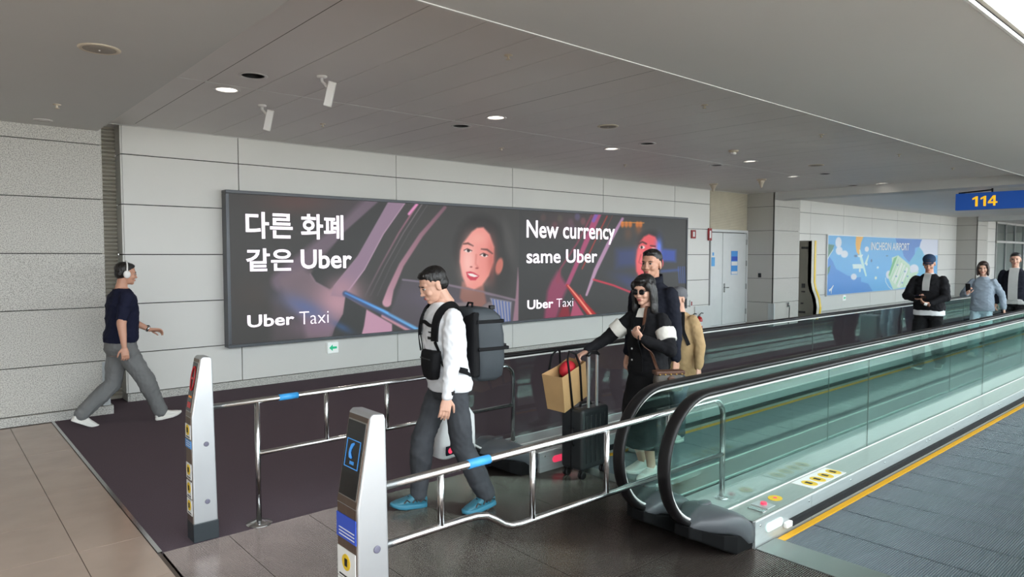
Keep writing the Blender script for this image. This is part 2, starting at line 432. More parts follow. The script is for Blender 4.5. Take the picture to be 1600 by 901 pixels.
while px < XP-.02:
    x1 = min(px+PW, XP)
    for (a, b) in ((3.2, 6.595), (6.605, YW+.55)):
        hs = [(cx, cy, RL) for cx, cy in LIT+DRK if px < cx < x1 and a < cy < b]
        xa, xb = px+.003, x1-.003
        hs = [(min(max(cx, xa+RL+.004), xb-RL-.004), cy, r) for cx, cy, r in hs]
        obj('plank', plank(xa, xb, a, b, hs), 'ceiling_plank', cl)
        for (cx, cy, r) in hs:
            lit = min((abs(cy-q[1])+abs(cx-q[0]), 1 if q in LIT else 0) for q in LIT+DRK)[1]
            i = min(range(6), key=lambda q: abs(LX[q]-cx))
            where = ['closest to the stone wall corner', 'above the Korean half of the wide screen', 'above the pictured woman', 'above the English lettering', 'near the grey door', 'beside the ceiling beam'][i]
            if lit: d = thing('downlight', 'round recessed ceiling downlight, switched on, '+where, 'downlight', (cx, cy, ZC), 0, 'lit recessed downlights')
            else: d = thing('downlight', 'round recessed ceiling downlight, dark and unlit, '+where, 'downlight', (cx, cy, ZC), 0, 'unlit recessed downlights')
            MB().lathe([(RL-.006, .002), (RL+.02, .0), (RL+.018, -.006), (RL-.004, -.004), (RL-.008, .002)], n=28, cap=False).build('rim', 'ring', d, True)
            m = MB(); n = 28; rr = [(RL-.007, .0), (RL-.012, .10)]
            m.loft([[(r*math.cos(2*PI*q/n), r*math.sin(2*PI*q/n), z) for q in range(n)] for r, z in rr], cap=False)
            m.build('reflector', 'steel' if lit else 'downlight_dark', d, True)
            zz = .02 if lit else .10
            MB().lathe([(RL-.012, zz+.004), (RL-.012, zz)], n=28).build('lamp_disc', 'downlight_lit' if lit else 'downlight_dark', d)
            if lit:
                l = bpy.data.lights.new('downlight_lamp', 'SPOT'); l.energy = 45; l.spot_size = math.radians(105); l.spot_blend = .6; l.shadow_soft_size = .08
                l.color = (1, .93, .82); lo = bpy.data.objects.new('downlight_lamp', l); COL.objects.link(lo); lo.parent = d; lo.location = (0, 0, -.02)
    px = x1
# thin metal strip covering the plank ends
struct(MB().box(1.6, XP, 6.594, 6.606, ZC-.002, ZC+.01).build('trim_2', 'trim_white'))
struct(MB().box(1.6, XP, YW-.03, YW, ZC-.006, ZC+.03).build('trim_3', 'trim_white'))
# planks of the second bay
px = 17.0
while px < 60:
    x1 = px+(PW if px < 26 else PW*4)
    MB().box(px+.004, x1-.004, 3.2, YW+.5, ZC, ZC+.03).build('plank', 'ceiling_plank', cl); px = x1
bm_ = struct(MB().box(XP, 17.0, 3.2, 8.688, ZS, 3.7).build('beam', 'ceiling_paint'))
struct(MB().box(33.2, 33.8, 3.2, 8.688, ZS, 3.7).build('beam_far', 'ceiling_paint'))
sl = struct(MB().box(-9, 1.585, 1.23, YG+.4, ZS, 3.7).build('soffit_left', 'ceiling_paint'))
sr = struct(MB().box(1.585, 60, 1.25, 3.2, ZS, 3.7).build('soffit_right', 'ceiling_paint'))
struct(MB().box(1.585, 60, 3.196, 3.215, ZS-.006, ZS+.05).build('trim_4', 'trim_white'))
struct(MB().box(-9, 60, 1.222, 1.236, ZS-.006, ZS+.02).build('trim_5', 'trim_white'))
fa = struct(MB().box(-9, 60, 1.25, 1.3, ZS+.03, 6.7).build('fascia', 'joint'))
MB().box(-9, 60, 1.225, 1.26, ZS+.06, 3.55).build('panel', 'fascia', fa); MB().box(-9, 60, 1.225, 1.26, 3.585, 4.9).build('panel', 'fascia', fa)
MB().box(-9, 60, 1.225, 1.26, 4.93, 6.6).build('panel', 'fascia', fa)
ch = struct(MB().box(-9, 60, -7.1, -5.5, 6.6, 6.75).build('ceiling_hall', 'ceiling_paint'))
MB().box(-9, 60, -2.6, 1.3, 6.6, 6.75).build('ceiling_strip', 'ceiling_paint', ch)
for k in range(24): MB().box(-9+k*3-.05, -9+k*3+.05, -5.5, -2.6, 6.6, 6.75).build('added_skylight_bar', 'mullion', ch)  # bars of the unseen roof glazing, added with it
for k in range(23): MB().box(-9+k*3+.05, -9+k*3+2.95, -5.5, -2.6, 6.66, 6.672).build('added_skylight_pane', 'glass_window', ch)  # unseen roof glazing, added to let top light down onto the walkways

# ceiling fittings
def round_speaker(x, y, z, label):
    d = thing('ceiling_speaker', label, 'speaker', (x, y, z))
    MB().lathe([(.02, .0), (.13, 0), (.128, -.006), (.105, -.01), (.10, -.006)], n=28, cap=False).build('rim', 'device_beige', d, True)
    MB().lathe([(.101, 0), (.101, -.007), (.06, -.011), (.0, -.012)], n=28).build('grille', 'speaker_grille', d, True)
    MB().lathe([(.006, -.01), (.006, -.016), (.003, -.018)], n=8).build('screw', 'ring', d)
round_speaker(.98, 5.36, ZS, 'large round ceiling speaker in the lowered ceiling over the tiled floor')
round_speaker(6.47, 5.62, ZC, 'round flush ceiling speaker above the wide screen')
round_speaker(12.03, 5.62, ZC, 'round flush ceiling speaker in front of the ceiling beam')
d = thing('downlight', 'small white downlight in the lowered ceiling close to the stone wall', 'downlight', (1.037, 8.55, ZS))
MB().lathe([(.06, 0), (.085, 0), (.083, -.006), (.062, -.008)], n=24, cap=False).build('rim', 'ring', d, True); MB().lathe([(.064, -.001), (.064, -.004)], n=24).build('lamp_disc', 'device_white', d)
def sprinkler(x, y, z, where):
    d = thing('sprinkler', 'small brass sprinkler '+where, 'sprinkler', (x, y, z), 0, 'ceiling sprinklers')
    MB().lathe([(.035, 0), (.034, -.004), (.012, -.008)], n=16).build('plate', 'device_beige', d, True)
    MB().lathe([(.008, -.006), (.008, -.03), (.02, -.032), (.02, -.036)], n=12).build('nozzle', 'device_beige', d)
for x, n_ in zip((3.59, 6.33, 9.03, 11.72, 14.29), ('first', 'second', 'third', 'fourth', 'fifth')): sprinkler(x, 4.16, ZC, 'along the lowered ceiling edge, %s from the stone wall end' % n_)
for x, n_ in zip((3.76, 6.59, 9.43), ('first', 'second', 'third')): sprinkler(x, 7.79, ZC, 'close to the panelled wall, %s from the stone wall end' % n_)
sprinkler(1.03, 7.59, ZS, 'in the lowered ceiling over the tiled floor')
d = thing('smoke_detector', 'small white domed smoke detector on the slatted ceiling', 'detector', (9.4, 5.66, ZC))
MB().lathe([(.075, 0), (.072, -.015), (.05, -.03)], n=20).build('base', 'device_beige', d, True); MB().lathe([(.04, -.028), (.042, -.05), (.025, -.065)], n=16).build('chamber', 'device_white', d, True)
for (x, y, wh) in ((13.44, 8.58, 'close to the panelled wall'), (13.4, 7.41, 'between the downlights and the beam')):
    d = thing('beacon_antenna', 'cream cone shaped antenna hanging from the ceiling '+wh, 'antenna', (x, y, ZC))
    MB().lathe([(.10, 0), (.10, -.012), (.075, -.03)], n=18).build('base', 'device_beige', d, True)
    MB().lathe([(.075, -.028), (.045, -.09), (.022, -.17), (.012, -.175)], n=18).build('cone', 'device_beige', d, True)
for (x, y, wh) in ((2.81, 7.24, 'nearer the panelled wall'), (2.76, 5.72, 'nearer the lowered ceiling edge')):
    d = thing('wireless_antenna', 'white slab antenna on a bent ceiling bracket, '+wh, 'antenna', (x, y, ZC))
    MB().lathe([(.045, 0), (.045, -.012), (.02, -.02)], n=16).build('mount', 'device_white', d, True)
    MB().tube([(0, 0, -.01), (0, 0, -.05), (.02, -.02, -.075), (.03, -.03, -.1)], .014, 8).build('bracket', 'device_white', d, True)
    m = MB().box(-.035, .035, -.025, .025, -.12, .10)
    s = m.build('antenna_panel', 'device_white', d, bevel=.008); s.location = (.05, -.05, -.15); s.rotation_euler = (math.radians(12), math.radians(14), math.radians(-30))
for (x, y, n_) in ((19.2, 6.3, 'first'), (22.0, 6.3, 'second'), (24.8, 6.3, 'third'), (28.0, 6.3, 'fourth')):
    d = thing('downlight', 'flush round downlight beyond the ceiling beam, %s from the beam' % n_, 'downlight', (x, y, ZC), 0, 'downlights beyond the beam')
    MB().lathe([(.07, 0), (.12, 0), (.118, -.006), (.08, -.006)], n=20, cap=False).build('rim', 'ring', d, True); MB().lathe([(.085, -.001), (.085, -.004)], n=20).build('lamp_disc', 'device_white', d)
# gate number sign
sg = thing('gate_sign', 'blue hanging gate sign with yellow number 114', 'sign', (17.2, 0, 0))
MB().box(0, .14, 2.3, 4.94, 2.79, 3.15).build('sign_box', 'sign_blue', sg, bevel=.006)
def digit(poly, y0, hole=None):
    f_ = [(y0-u, 2.86+v) for u, v in poly]; MB().prism(f_, 'x', -.008, 0).build('numeral', 'sign_yellow', sg)
one = [(.055, 0), (.10, 0), (.10, .215), (.07, .215), (.0, .175), (.0, .14), (.055, .165)]
digit(one, 4.62); digit(one, 4.47)
four = [(.095, 0), (.135, 0), (.135, .055), (.17, .055), (.17, .09), (.135, .09), (.135, .215), (.09, .215), (.0, .085), (.0, .055), (.095, .055)]
digit(four, 4.335)
MB().prism([(4.335-u, 2.86+v) for u, v in ((.045, .09), (.095, .09), (.095, .16))], 'x', -.0095, -.006).build('numeral_counter', 'sign_blue', sg)
for y in (4.28, 2.7): MB().tube([(.07, y, 3.14), (.07, y, 3.4)], .018, 8).build('hanger', 'rubber', sg)
MB().tube([(.07, 4.9, 3.165), (.07, 4.28, 3.2)], .015, 8).build('stay', 'rubber', sg)

# ------------------------------------------------------------------ ARTWORK PAINTER (vertex colours on a fine flat mesh)
class Art:
    """paints flat artwork; design coordinates are tied to the four corners of the panel"""
    def __init__(s, corners, nx, ny, base):
        u, v = np.meshgrid(np.linspace(0, 1, nx), np.linspace(0, 1, ny)); s.nx, s.ny = nx, ny
        src = [(0, 1), (1, 1), (1, 0), (0, 0)]; A = []; B = []
        for (a, b), (x, y) in zip(src, corners):
            A += [[a, b, 1, 0, 0, 0, -a*x, -b*x], [0, 0, 0, a, b, 1, -a*y, -b*y]]; B += [x, y]
        h = np.append(np.linalg.solve(np.array(A, float), np.array(B, float)), 1).reshape(3, 3); s.h = np.linalg.inv(h)
        q = h @ np.stack([u.ravel(), v.ravel(), np.ones(u.size)]); s.x = q[0]/q[2]; s.y = q[1]/q[2]
        s.c = np.tile(np.array(base, float), (u.size, 1))
    def uv(s, x, y):
        q = s.h @ np.array([x, y, 1.]); return q[0]/q[2], q[1]/q[2]
    def mix(s, a, col):
        a = np.clip(a, 0, 1)[:, None]; s.c = s.c*(1-a)+np.array(col, float)*a
    def _seg(s, p, q):
        d = np.array(q, float)-p; L = max(d @ d, 1e-9); t = np.clip(((s.x-p[0])*d[0]+(s.y-p[1])*d[1])/L, 0, 1)
        return np.hypot(s.x-p[0]-t*d[0], s.y-p[1]-t*d[1]), t
    def poly(s, pts, col, al=1., fe=1.):
        ins = np.zeros(s.x.size, bool); dm = np.full(s.x.size, 1e9); n = len(pts)
        for i in range(n):
            p, q = pts[i], pts[(i+1) % n]
            if p[1] != q[1]:
                c = (p[1] > s.y) != (q[1] > s.y); xi = (q[0]-p[0])*(s.y-p[1])/(q[1]-p[1])+p[0]; ins ^= c & (s.x < xi)
            dm = np.minimum(dm, s._seg(p, q)[0])
        sd = np.where(ins, dm, -dm); s.mix(al*np.clip(.5+sd/(2*fe), 0, 1), col)
    def line(s, pts, w, col, al=1., fe=1., col2=None):
        ws = w if isinstance(w, (list, tuple)) else [w]*len(pts); best = np.full(s.x.size, -1e9); tt = np.zeros(s.x.size)
        for i in range(len(pts)-1):
            d, t = s._seg(pts[i], pts[i+1]); m = (ws[i]+(ws[i+1]-ws[i])*t)/2-d
            up = m > best; best = np.where(up, m, best); tt = np.where(up, (i+t)/(len(pts)-1), tt)
        a = al*np.clip(.5+best/(2*fe), 0, 1)
        if col2 is None: s.mix(a, col)
        else:
            cc = np.array(col, float)*(1-tt[:, None])+np.array(col2, float)*tt[:, None]; s.c = s.c*(1-a[:, None])+cc*a[:, None]
    def blob(s, cx, cy, rx, ry, col, al=1., rot=0.):
        ca, sa = math.cos(rot), math.sin(rot); X = (s.x-cx)*ca+(s.y-cy)*sa; Y = -(s.x-cx)*sa+(s.y-cy)*ca
        s.mix(al*np.exp(-((X/rx)**2+(Y/ry)**2)), col)
    def ell(s, cx, cy, rx, ry, col, al=1., fe=.15, rot=0.):
        ca, sa = math.cos(rot), math.sin(rot); X = (s.x-cx)*ca+(s.y-cy)*sa; Y = -(s.x-cx)*sa+(s.y-cy)*ca
        s.mix(al*np.clip(.5+(1-np.hypot(X/rx, Y/ry))/(2*fe), 0, 1), col)
    def build(s, name, o, right, up, W, H, mat, parent):
        me = bpy.data.meshes.new(name); nx, ny = s.nx, s.ny
        u, v = np.meshgrid(np.linspace(0, W, nx), np.linspace(0, H, ny))
        co = np.array(o)[None]+u.ravel()[:, None]*np.array(right)[None]+v.ravel()[:, None]*np.array(up)[None]
        i = (np.arange(ny-1)[:, None]*nx+np.arange(nx-1)[None]).ravel(); f = np.stack([i, i+1, i+nx+1, i+nx], 1)
        me.vertices.add(nx*ny); me.vertices.foreach_set('co', co.astype(np.float32).ravel())
        me.loops.add(f.size); me.loops.foreach_set('vertex_index', f.ravel().astype(np.int32))
        me.polygons.add(len(f)); me.polygons.foreach_set('loop_start', (np.arange(len(f))*4).astype(np.int32))
        me.update(); me.validate()
        c = np.clip(s.c/255, 0, 1); c = np.where(c <= .04045, c/12.92, ((c+.055)/1.055)**2.4)
        a = me.color_attributes.new('art', 'FLOAT_COLOR', 'POINT')
        a.data.foreach_set('color', np.concatenate([c, np.ones((len(c), 1))], 1).astype(np.float32).ravel())
        return obj(name, me, mat, parent)

# ------------------------------------------------------------------ WIDE LED SCREEN
BX0, BX1, BZ0, BZ1, BY = 3.10, 13.53, .575, 2.68, 9.30
scr = thing('advertising_screen', 'very wide wall mounted screen showing a taxi advertisement in Korean and English', 'screen', (BX0, BY, BZ0))
BW, BH = BX1-BX0, BZ1-BZ0
f = MB(); t = .045
f.box(0, BW, -.012, .15, 0, t).box(0, BW, -.012, .15, BH-t, BH).box(0, t, -.012, .15, t, BH-t).box(BW-t, BW, -.012, .15, t, BH-t)
f.build('screen_frame', 'frame_grey', scr, bevel=.006)
MB().box(t, BW-t, .01, .14, t, BH-t).build('screen_body', 'frame_grey', scr)
A = Art([(359, 301), (1072, 343.5), (1072, 479), (361, 540)], 1000, 190, (66, 65, 64))
A.blob(470, 315, 60, 18, (104, 74, 70), .6); A.blob(400, 460, 40, 30, (80, 70, 64), .4); A.blob(560, 330, 60, 30, (84, 76, 84), .5)
# car: far roof pillar, body, door window
A.line([(586, 312), (545, 352), (485, 400), (440, 440)], [22, 22, 26, 30], (118, 102, 116), .85, 5)
A.poly([(438, 434), (470, 418), (500, 430), (520, 455), (545, 458), (541, 475), (537, 491), (524, 514), (518, 530), (477, 532), (474, 504), (446, 476), (436, 452)], (120, 104, 112), .95, 6)
A.poly([(425, 470), (440, 452), (470, 505), (478, 534), (425, 536)], (88, 80, 84), .7, 8)
A.blob(530, 472, 34, 34, (190, 148, 160), .95); A.blob(478, 482, 40, 14, (92, 108, 156), .8, .45); A.blob(500, 512, 40, 14, (132, 108, 128), .7)
A.poly([(486, 428), (494, 441), (516, 453), (524, 446), (604, 332), (612, 314), (594, 314), (540, 362)], (60, 60, 60), 1, 1.5)
A.line([(486, 428), (494, 441), (516, 453)], 2, (150, 128, 140), .8, 1)
A.poly([(610, 314), (637, 314), (601, 365), (571, 421), (541, 465), (518, 462), (523, 447), (561, 400)], (146, 122, 142), 1, 1.2)
A.line([(541, 460), (571, 421), (601, 365), (637, 314)], 1.4, (206, 170, 196), .8, .8)
A.line([(610, 314), (561, 400), (523, 447)], 1.2, (180, 150, 176), .6, .8)
A.blob(535, 452, 22, 18, (176, 138, 150), .8)
A.poly([(541, 463), (574, 484), (569, 511), (565, 528), (518, 531), (524, 513), (537, 491)], (60, 61, 61), 1, 1)
A.blob(536, 512, 16, 5, (60, 92, 140), .7, .5)
A.poly([(574, 484), (614, 507), (614, 523), (565, 528), (570, 510)], (192, 148, 170), 1, 1)
A.line([(600, 494), (650, 522)], 6, (204, 150, 164), .9, 1.2)
A.line([(541, 459), (600, 488), (662, 521)], 9, (70, 84, 120), 1, 1.5); A.line([(541, 458), (600, 486), (662, 519)], [2, 4, 5], (84, 150, 226), 1, 1.3, (120, 200, 255))
for dx, w_, c_, al in ((0, 2.6, (176, 112, 136), .8), (7, 1.2, (170, 150, 160), .7), (16, 1, (110, 104, 108), .6)):
    A.line([(655+dx, 318), (625+dx, 364), (596+dx, 416), (572+dx*1.2, 462)], w_, c_, al, 1, (96, 90, 94))
A.line([(654, 318), (641, 334)], 4, (236, 150, 200), .9, 1)
A.line([(697, 324), (660, 367), (629, 414), (612, 452), (606, 473)], [5, 7, 8, 10, 14], (128, 92, 106), .95, 1.2, (206, 156, 172))
A.poly([(631, 437), (720, 447), (806, 469), (806, 505), (665, 519), (610, 490)], (88, 82, 90), .8, 3)
A.line([(631, 437), (701, 445), (807, 469)], 2.6, (134, 122, 138), .9, 1)
A.blob(700, 480, 60, 16, (104, 94, 116), .6, .3)
# woman
A.ell(752, 388, 41, 52, (48, 46, 46), 1, .12); A.ell(784, 412, 20, 46, (56, 54, 53), .9, .3)
A.ell(797, 380, 7, 34, (84, 82, 80), .6, .5, -.2)
A.poly([(724, 440), (757, 445), (762, 474), (748, 486), (734, 482), (720, 466)], (142, 100, 90), 1, 2)
A.poly([(712, 474), (732, 472), (745, 486), (766, 472), (782, 480), (786, 508), (712, 512)], (126, 114, 116), 1, 1.5)
A.ell(782, 416, 5.5, 13, (196, 112, 98), 1, .2, .2)
A.poly([(732, 371), (739, 362), (747, 356), (757, 355), (767, 366), (774, 386), (773, 409), (766, 431), (755, 446), (742, 453), (731, 448), (724, 431), (720, 409), (721, 391), (725, 380)], (236, 148, 138), 1, 1.6)
A.blob(733, 410, 12, 30, (255, 200, 190), .8); A.blob(748, 372, 14, 12, (246, 172, 160), .7); A.blob(770, 405, 7, 30, (196, 104, 94), .7); A.blob(752, 440, 12, 8, (244, 160, 146), .5)
A.line([(726, 381), (733, 380), (741, 384)], [2.2, 3, 1.6], (92, 60, 56), .9, .8); A.line([(754, 389), (763, 390), (771, 396)], [1.8, 3, 2], (92, 60, 56), .9, .8)
for ex, ey, r_ in ((733, 391.5, .15), (758, 398.5, .25)):
    A.ell(ex, ey, 5.6, 2.7, (244, 226, 220), 1, .2, r_); A.ell(ex+.8, ey-.2, 2.4, 2.5, (44, 28, 28), 1, .2); A.line([(ex-6, ey-.6), (ex-1, ey-3), (ex+6, ey+.2)], 1.5, (70, 40, 40), .9, .6)
A.line([(746, 398), (745, 412), (749, 418)], 2, (206, 112, 104), .6, 1.6); A.ell(738, 417, 2, 1.2, (150, 66, 66), .8, .4); A.ell(747, 419, 2.4, 1.3, (150, 66, 66), .8, .4)
A.poly([(730, 425), (737, 424), (743, 426), (751, 431), (745, 438), (737, 438), (732, 433)], (204, 64, 84), 1, .8); A.poly([(732, 427), (740, 427.5), (749, 431.5), (743, 433), (736, 431)], (248, 238, 232), 1, .6)
A.poly([(768, 466), (801, 472), (799, 506), (780, 507)], (152, 152, 168), 1, 1.5)
for k in range(6): A.line([(772+k*5, 468+k), (778+k*4.2, 506)], 1.6, (58, 88, 160), .9, .7)
A.line([(701, 445), (757, 456), (807, 469)], 2.6, (132, 116, 128), .75, 1)
A.poly([(811, 418), (813, 440), (812, 504), (803, 505), (808, 460)], (158, 122, 138), .9, 1.2)
# second picture
A.poly([(812.5, 320), (1080, 335), (1080, 490), (812.5, 505)], (60, 60, 60), 1, .8)
for bx_, by_, c_ in ((903, 339, (96, 96, 140)), (893, 348, (110, 84, 98)), (876, 342, (84, 90, 70)), (868, 352, (110, 70, 74)), (885, 360, (90, 70, 80)), (912, 346, (140, 84, 90)), (896, 356, (96, 80, 100)), (850, 340, (90, 74, 70))):
    A.ell(bx_, by_, 4, 5.5, c_, .7, .4)
A.blob(885, 350, 40, 18, (96, 64, 72), .4)
A.poly([(873, 423), (884, 441), (889, 449), (882, 464), (871, 499), (852, 500), (857, 455), (863, 440)], (152, 66, 98), .9, 3)
A.line([(925, 337), (903, 380), (877, 420), (873, 440)], [3, 2.4, 3, 6], (148, 62, 86), .8, 1.2)
A.poly([(929, 334), (941, 334), (918, 385), (891, 447), (884, 447), (905, 398)], (168, 74, 112), 1, 1.2); A.line([(933, 335), (928, 345)], 5, (112, 96, 190), .8, 1.5)
A.line([(949, 338), (930, 378), (911, 420)], 2, (176, 56, 52), .85, .8); A.line([(957, 338), (938, 378)], 1, (140, 60, 60), .7, .8)
A.line([(973, 342), (951, 382), (932, 422), (918, 461)], [4, 6, 6, 3.4], (170, 128, 164), 1, 1, (186, 150, 176))
A.poly([(899, 468), (917, 497), (892, 499)], (172, 78, 108), 1, 1); A.poly([(880, 478), (890, 476), (894, 498), (872, 500)], (150, 30, 48), .8, 2)
A.line([(888, 446), (908, 470), (931, 497)], [4, 9, 12], (176, 36, 40), 1, 1.2); A.line([(889, 446), (908, 469), (929, 496)], [1.4, 2.6, 3], (255, 168, 140), .9, .8)
A.line([(908, 461), (915, 472)], 1.4, (210, 60, 70), .9, .7)
A.line([(929, 437), (960, 446), (990, 458)], 3, (206, 54, 74), .95, 1)
for bx_ in (973, 979, 985, 996, 1001): A.ell(bx_, 351, 2.8, 4.6, (226, 124, 48), .85, .4)
A.line([(972, 347.5), (1006, 348.5)], 1.6, (240, 150, 60), .8, .8); A.blob(998, 358, 5, 8, (160, 90, 50), .6); A.blob(982, 365, 6, 10, (110, 76, 56), .6)
A.poly([(964, 390), (996, 388), (996, 416), (964, 418)], (58, 70, 128), .7, 6); A.poly([(1030, 388), (1056, 391), (1056, 409), (1030, 408)], (54, 80, 178), .85, 3)
A.blob(985, 440, 26, 10, (58, 70, 130), .6, .4); A.line([(1035, 424), (1060, 422)], 4, (60, 84, 160), .7, 2)
for k in range(4): A.line([(1060+k*3.2, 417), (1062+k*3, 442)], 1.4, (64, 90, 168), .8, .8)
A.ell(1017, 380, 20, 20, (42, 38, 40), 1, .2)
A.poly([(1001, 377), (1006, 370), (1014, 366), (1024, 370), (1032, 384), (1034, 402), (1030, 420), (1016, 436), (1000, 434), (995, 424), (994, 408), (996, 391)], (226, 84, 92), 1, 1.6)
A.blob(1030, 386, 5, 14, (84, 128, 236), .95); A.blob(1001, 405, 6, 20, (250, 130, 130), .6); A.ell(1034, 411, 3.2, 7, (214, 80, 88), 1, .2)
A.line([(999, 381), (1004, 378), (1010, 381)], 2.4, (60, 26, 30), .9, .8); A.ell(1004, 386.5, 4, 2.4, (240, 214, 210), 1, .2); A.ell(1003, 386.5, 1.8, 2.2, (24, 14, 16), 1, .2); A.line([(1017, 384), (1024, 385)], 2.2, (60, 26, 30), .8, .8); A.ell(1021, 389, 3.4, 2, (236, 200, 200), .9, .2)
A.line([(1004, 421), (1010, 424), (1016, 422)], 2.6, (170, 40, 60), .9, .8); A.line([(1002, 398), (999, 410), (1004, 413)], 1.6, (170, 50, 60), .7, 1)
sw, sh = BW-2*t, BH-2*t
A.build('screen_picture', (t, .004, t), (1, 0, 0), (0, 0, 1), sw, sh, 'led_screen', scr)
def art_text(art, s, quad, o, W_, H_, mat, parent, weight, th=.006):
    """letters fitted between the design positions of their left/right ends and baseline/top"""
    (x0, y0, x1, y1) = quad
    a = art.uv(x0, y1); b = art.uv(x1, y0)
    return flat_text(s, o, (1, 0, 0), (0, 0, 1), a[0]*W_, a[1]*H_, b[0]*W_, b[1]*H_, mat, 'lettering', parent, th, weight)
so = (t, .004, t)
def lt(s, x0, yb0, x1, ytop1, wgt):
    (u0, _), (u1, v1) = A.uv(x0, yb0), A.uv(x1, ytop1); v0 = A.uv(x0, yb0)[1]
    flat_text(s, so, (1, 0, 0), (0, 0, 1), u0*sw, v0*sh, u1*sw, v1*sh, 'screen_white', 'lettering', scr, .006, wgt)
lt('다른 화폐', 385, 372, 538, 336, .022)
lt('같은', 385, 424, 459, 388, .022)
lt('Uber', 471, 420, 551, 390, .02)
lt('Uber', 386, 513, 460, 489, .02)
lt('Taxi', 468, 508, 514, 485, -.012)
lt('New currency', 824, 380, 961, 350, .016)
lt('same Uber', 824, 411.5, 934, 390, .016)
lt('Uber', 825.5, 484, 866, 467, .02)
lt('Taxi', 871, 480.5, 897, 465.5, -.012)

# ------------------------------------------------------------------ AIRPORT MAP POSTER
QX0, QX1, QZ0, QZ1 = 20.98, 30.8, .545, 2.45
pos = thing('airport_map_poster', 'bright blue illustrated airport map poster with white lettering and aeroplane', 'poster', (QX0, YW-.05, QZ0))
QW, QH = QX1-QX0, QZ1-QZ0
f = MB(); t2 = .035
f.box(0, QW, -.006, .05, 0, t2).box(0, QW, -.006, .05, QH-t2, QH).box(0, t2, -.006, .05, t2, QH-t2).box(QW-t2, QW, -.006, .05, t2, QH-t2); f.build('poster_frame', 'poster_frame', pos)
MB().box(t2, QW-t2, .006, .05, t2, QH-t2).build('backing_board', 'poster_frame', pos)
B = Art([(88, 66), (1462, 108), (1462, 680), (82, 792)], 420, 90, (112, 184, 236))
B.poly([(80, 290), (150, 380), (190, 470), (330, 550), (420, 575), (500, 570), (500, 625), (590, 650), (650, 745), (60, 820)], (86, 150, 222), 1, 3)
B.poly([(920, 90), (1270, 100), (1230, 190), (1170, 210), (1170, 290), (1100, 390), (1030, 310), (1010, 240), (940, 160)], (92, 142, 216), 1, 3)
B.poly([(1100, 390), (1230, 190), (1300, 300), (1300, 560), (1180, 520)], (112, 190, 226), 1, 4)
B.poly([(80, 170), (165, 183), (140, 250), (110, 300), (80, 350)], (92, 140, 122), 1, 3); B.poly([(80, 460), (120, 430), (110, 500), (80, 560)], (92, 140, 122), 1, 3)
B.line([(150, 240), (110, 300), (82, 360)], 8, (226, 236, 238), .9, 3)
for e in ((215, 150, 38, 65), (225, 250, 42, 50), (290, 290, 44, 44), (410, 565, 36, 38), (565, 228, 26, 32), (1165, 470, 60, 58), (845, 540, 34, 50)): B.ell(*e, (228, 232, 242), 1, .1)
B.poly([(1262, 95), (1480, 100), (1480, 300), (1290, 295), (1270, 250), (1228, 200), (1240, 140)], (222, 226, 242), 1, 4)
B.poly([(430, 60), (525, 66), (492, 150), (480, 240), (470, 305), (440, 262), (425, 170)], (250, 184, 84), 1, 3)
B.line([(478, 240), (500, 350), (562, 552)], [14, 34, 18], (204, 238, 236), 1, 3); B.poly([(390, 412), (500, 412), (530, 462), (400, 468)], (222, 240, 240), 1, 3); B.poly([(588, 288), (592, 318), (566, 420), (536, 410)], (210, 236, 236), 1, 3)
B.poly([(440, 308), (522, 294), (502, 332), (470, 326)], (230, 242, 242), 1, 3); B.ell(484, 486, 12, 24, (226, 240, 240), 1, .2); B.ell(568, 412, 10, 18, (226, 240, 240), 1, .2)
B.ell(430, 312, 20, 14, (70, 96, 140), .8, .4); B.ell(626, 368, 10, 18, (90, 120, 170), .9, .3); B.ell(706, 452, 14, 14, (232, 244, 250), 1, .3); B.ell(684, 580, 14, 18, (230, 236, 220), 1, .3); B.ell(820, 308, 14, 8, (90, 120, 160), .8, .3)
B.poly([(880, 330), (960, 302), (1112, 420), (1120, 520), (1230, 500), (1110, 690), (905, 722), (850, 600), (838, 545), (885, 420)], (206, 230, 206), 1, 3)
B.poly([(905, 340), (950, 312), (860, 560), (845, 545)], (120, 190, 132), 1, 4); B.poly([(990, 380), (1050, 430), (930, 660), (880, 600)], (232, 240, 228), 1, 3); B.poly([(1060, 440), (1100, 470), (990, 700), (950, 690)], (236, 240, 236), 1, 3)
for k in range(5): B.line([(965+k*34, 350+k*26), (870+k*40, 600+k*22)], 6, (150, 206, 150), .8, 3)
for (x_, y_) in ((955, 420), (1050, 500), (1020, 640), (940, 560), (1085, 560)): B.ell(x_, y_, 12, 10, (110, 150, 190), .8, .4)
B.line([(806, 580), (812, 630), (850, 690), (890, 722)], 8, (232, 240, 244), .9, 3)
B.build('poster_picture', (t2, .0, t2), (1, 0, 0), (0, 0, 1), QW-2*t2, QH-2*t2, 'printed_poster', pos)
def pt(s, x0, yb, x1, yt, wgt):
    a = B.uv(x0, yb); b = B.uv(x1, yt); W_, H_ = QW-2*t2, QH-2*t2
    flat_text(s, (t2, 0, t2), (1, 0, 0), (0, 0, 1), a[0]*W_, a[1]*H_, b[0]*W_, b[1]*H_, 'print_white', 'lettering', pos, .008, wgt)
pt('INCHEON AIRPORT', 612, 240, 1095, 152, .018)
m = MB(); a = B.uv(130, 715); ux, uz = t2+a[0]*(QW-2*t2), t2+a[1]*(QH-2*t2)
m.prism([(ux-.16, uz-.02), (ux, uz+.03), (ux+.14, uz+.12), (ux+.17, uz+.10), (ux+.05, uz-.01), (ux+.02, uz-.15), (ux-.01, uz-.15), (ux-.01, uz-.03), (ux-.1, uz-.08)], 'y', -.012, -.004)
m.build('plane_mark', 'print_white', pos)

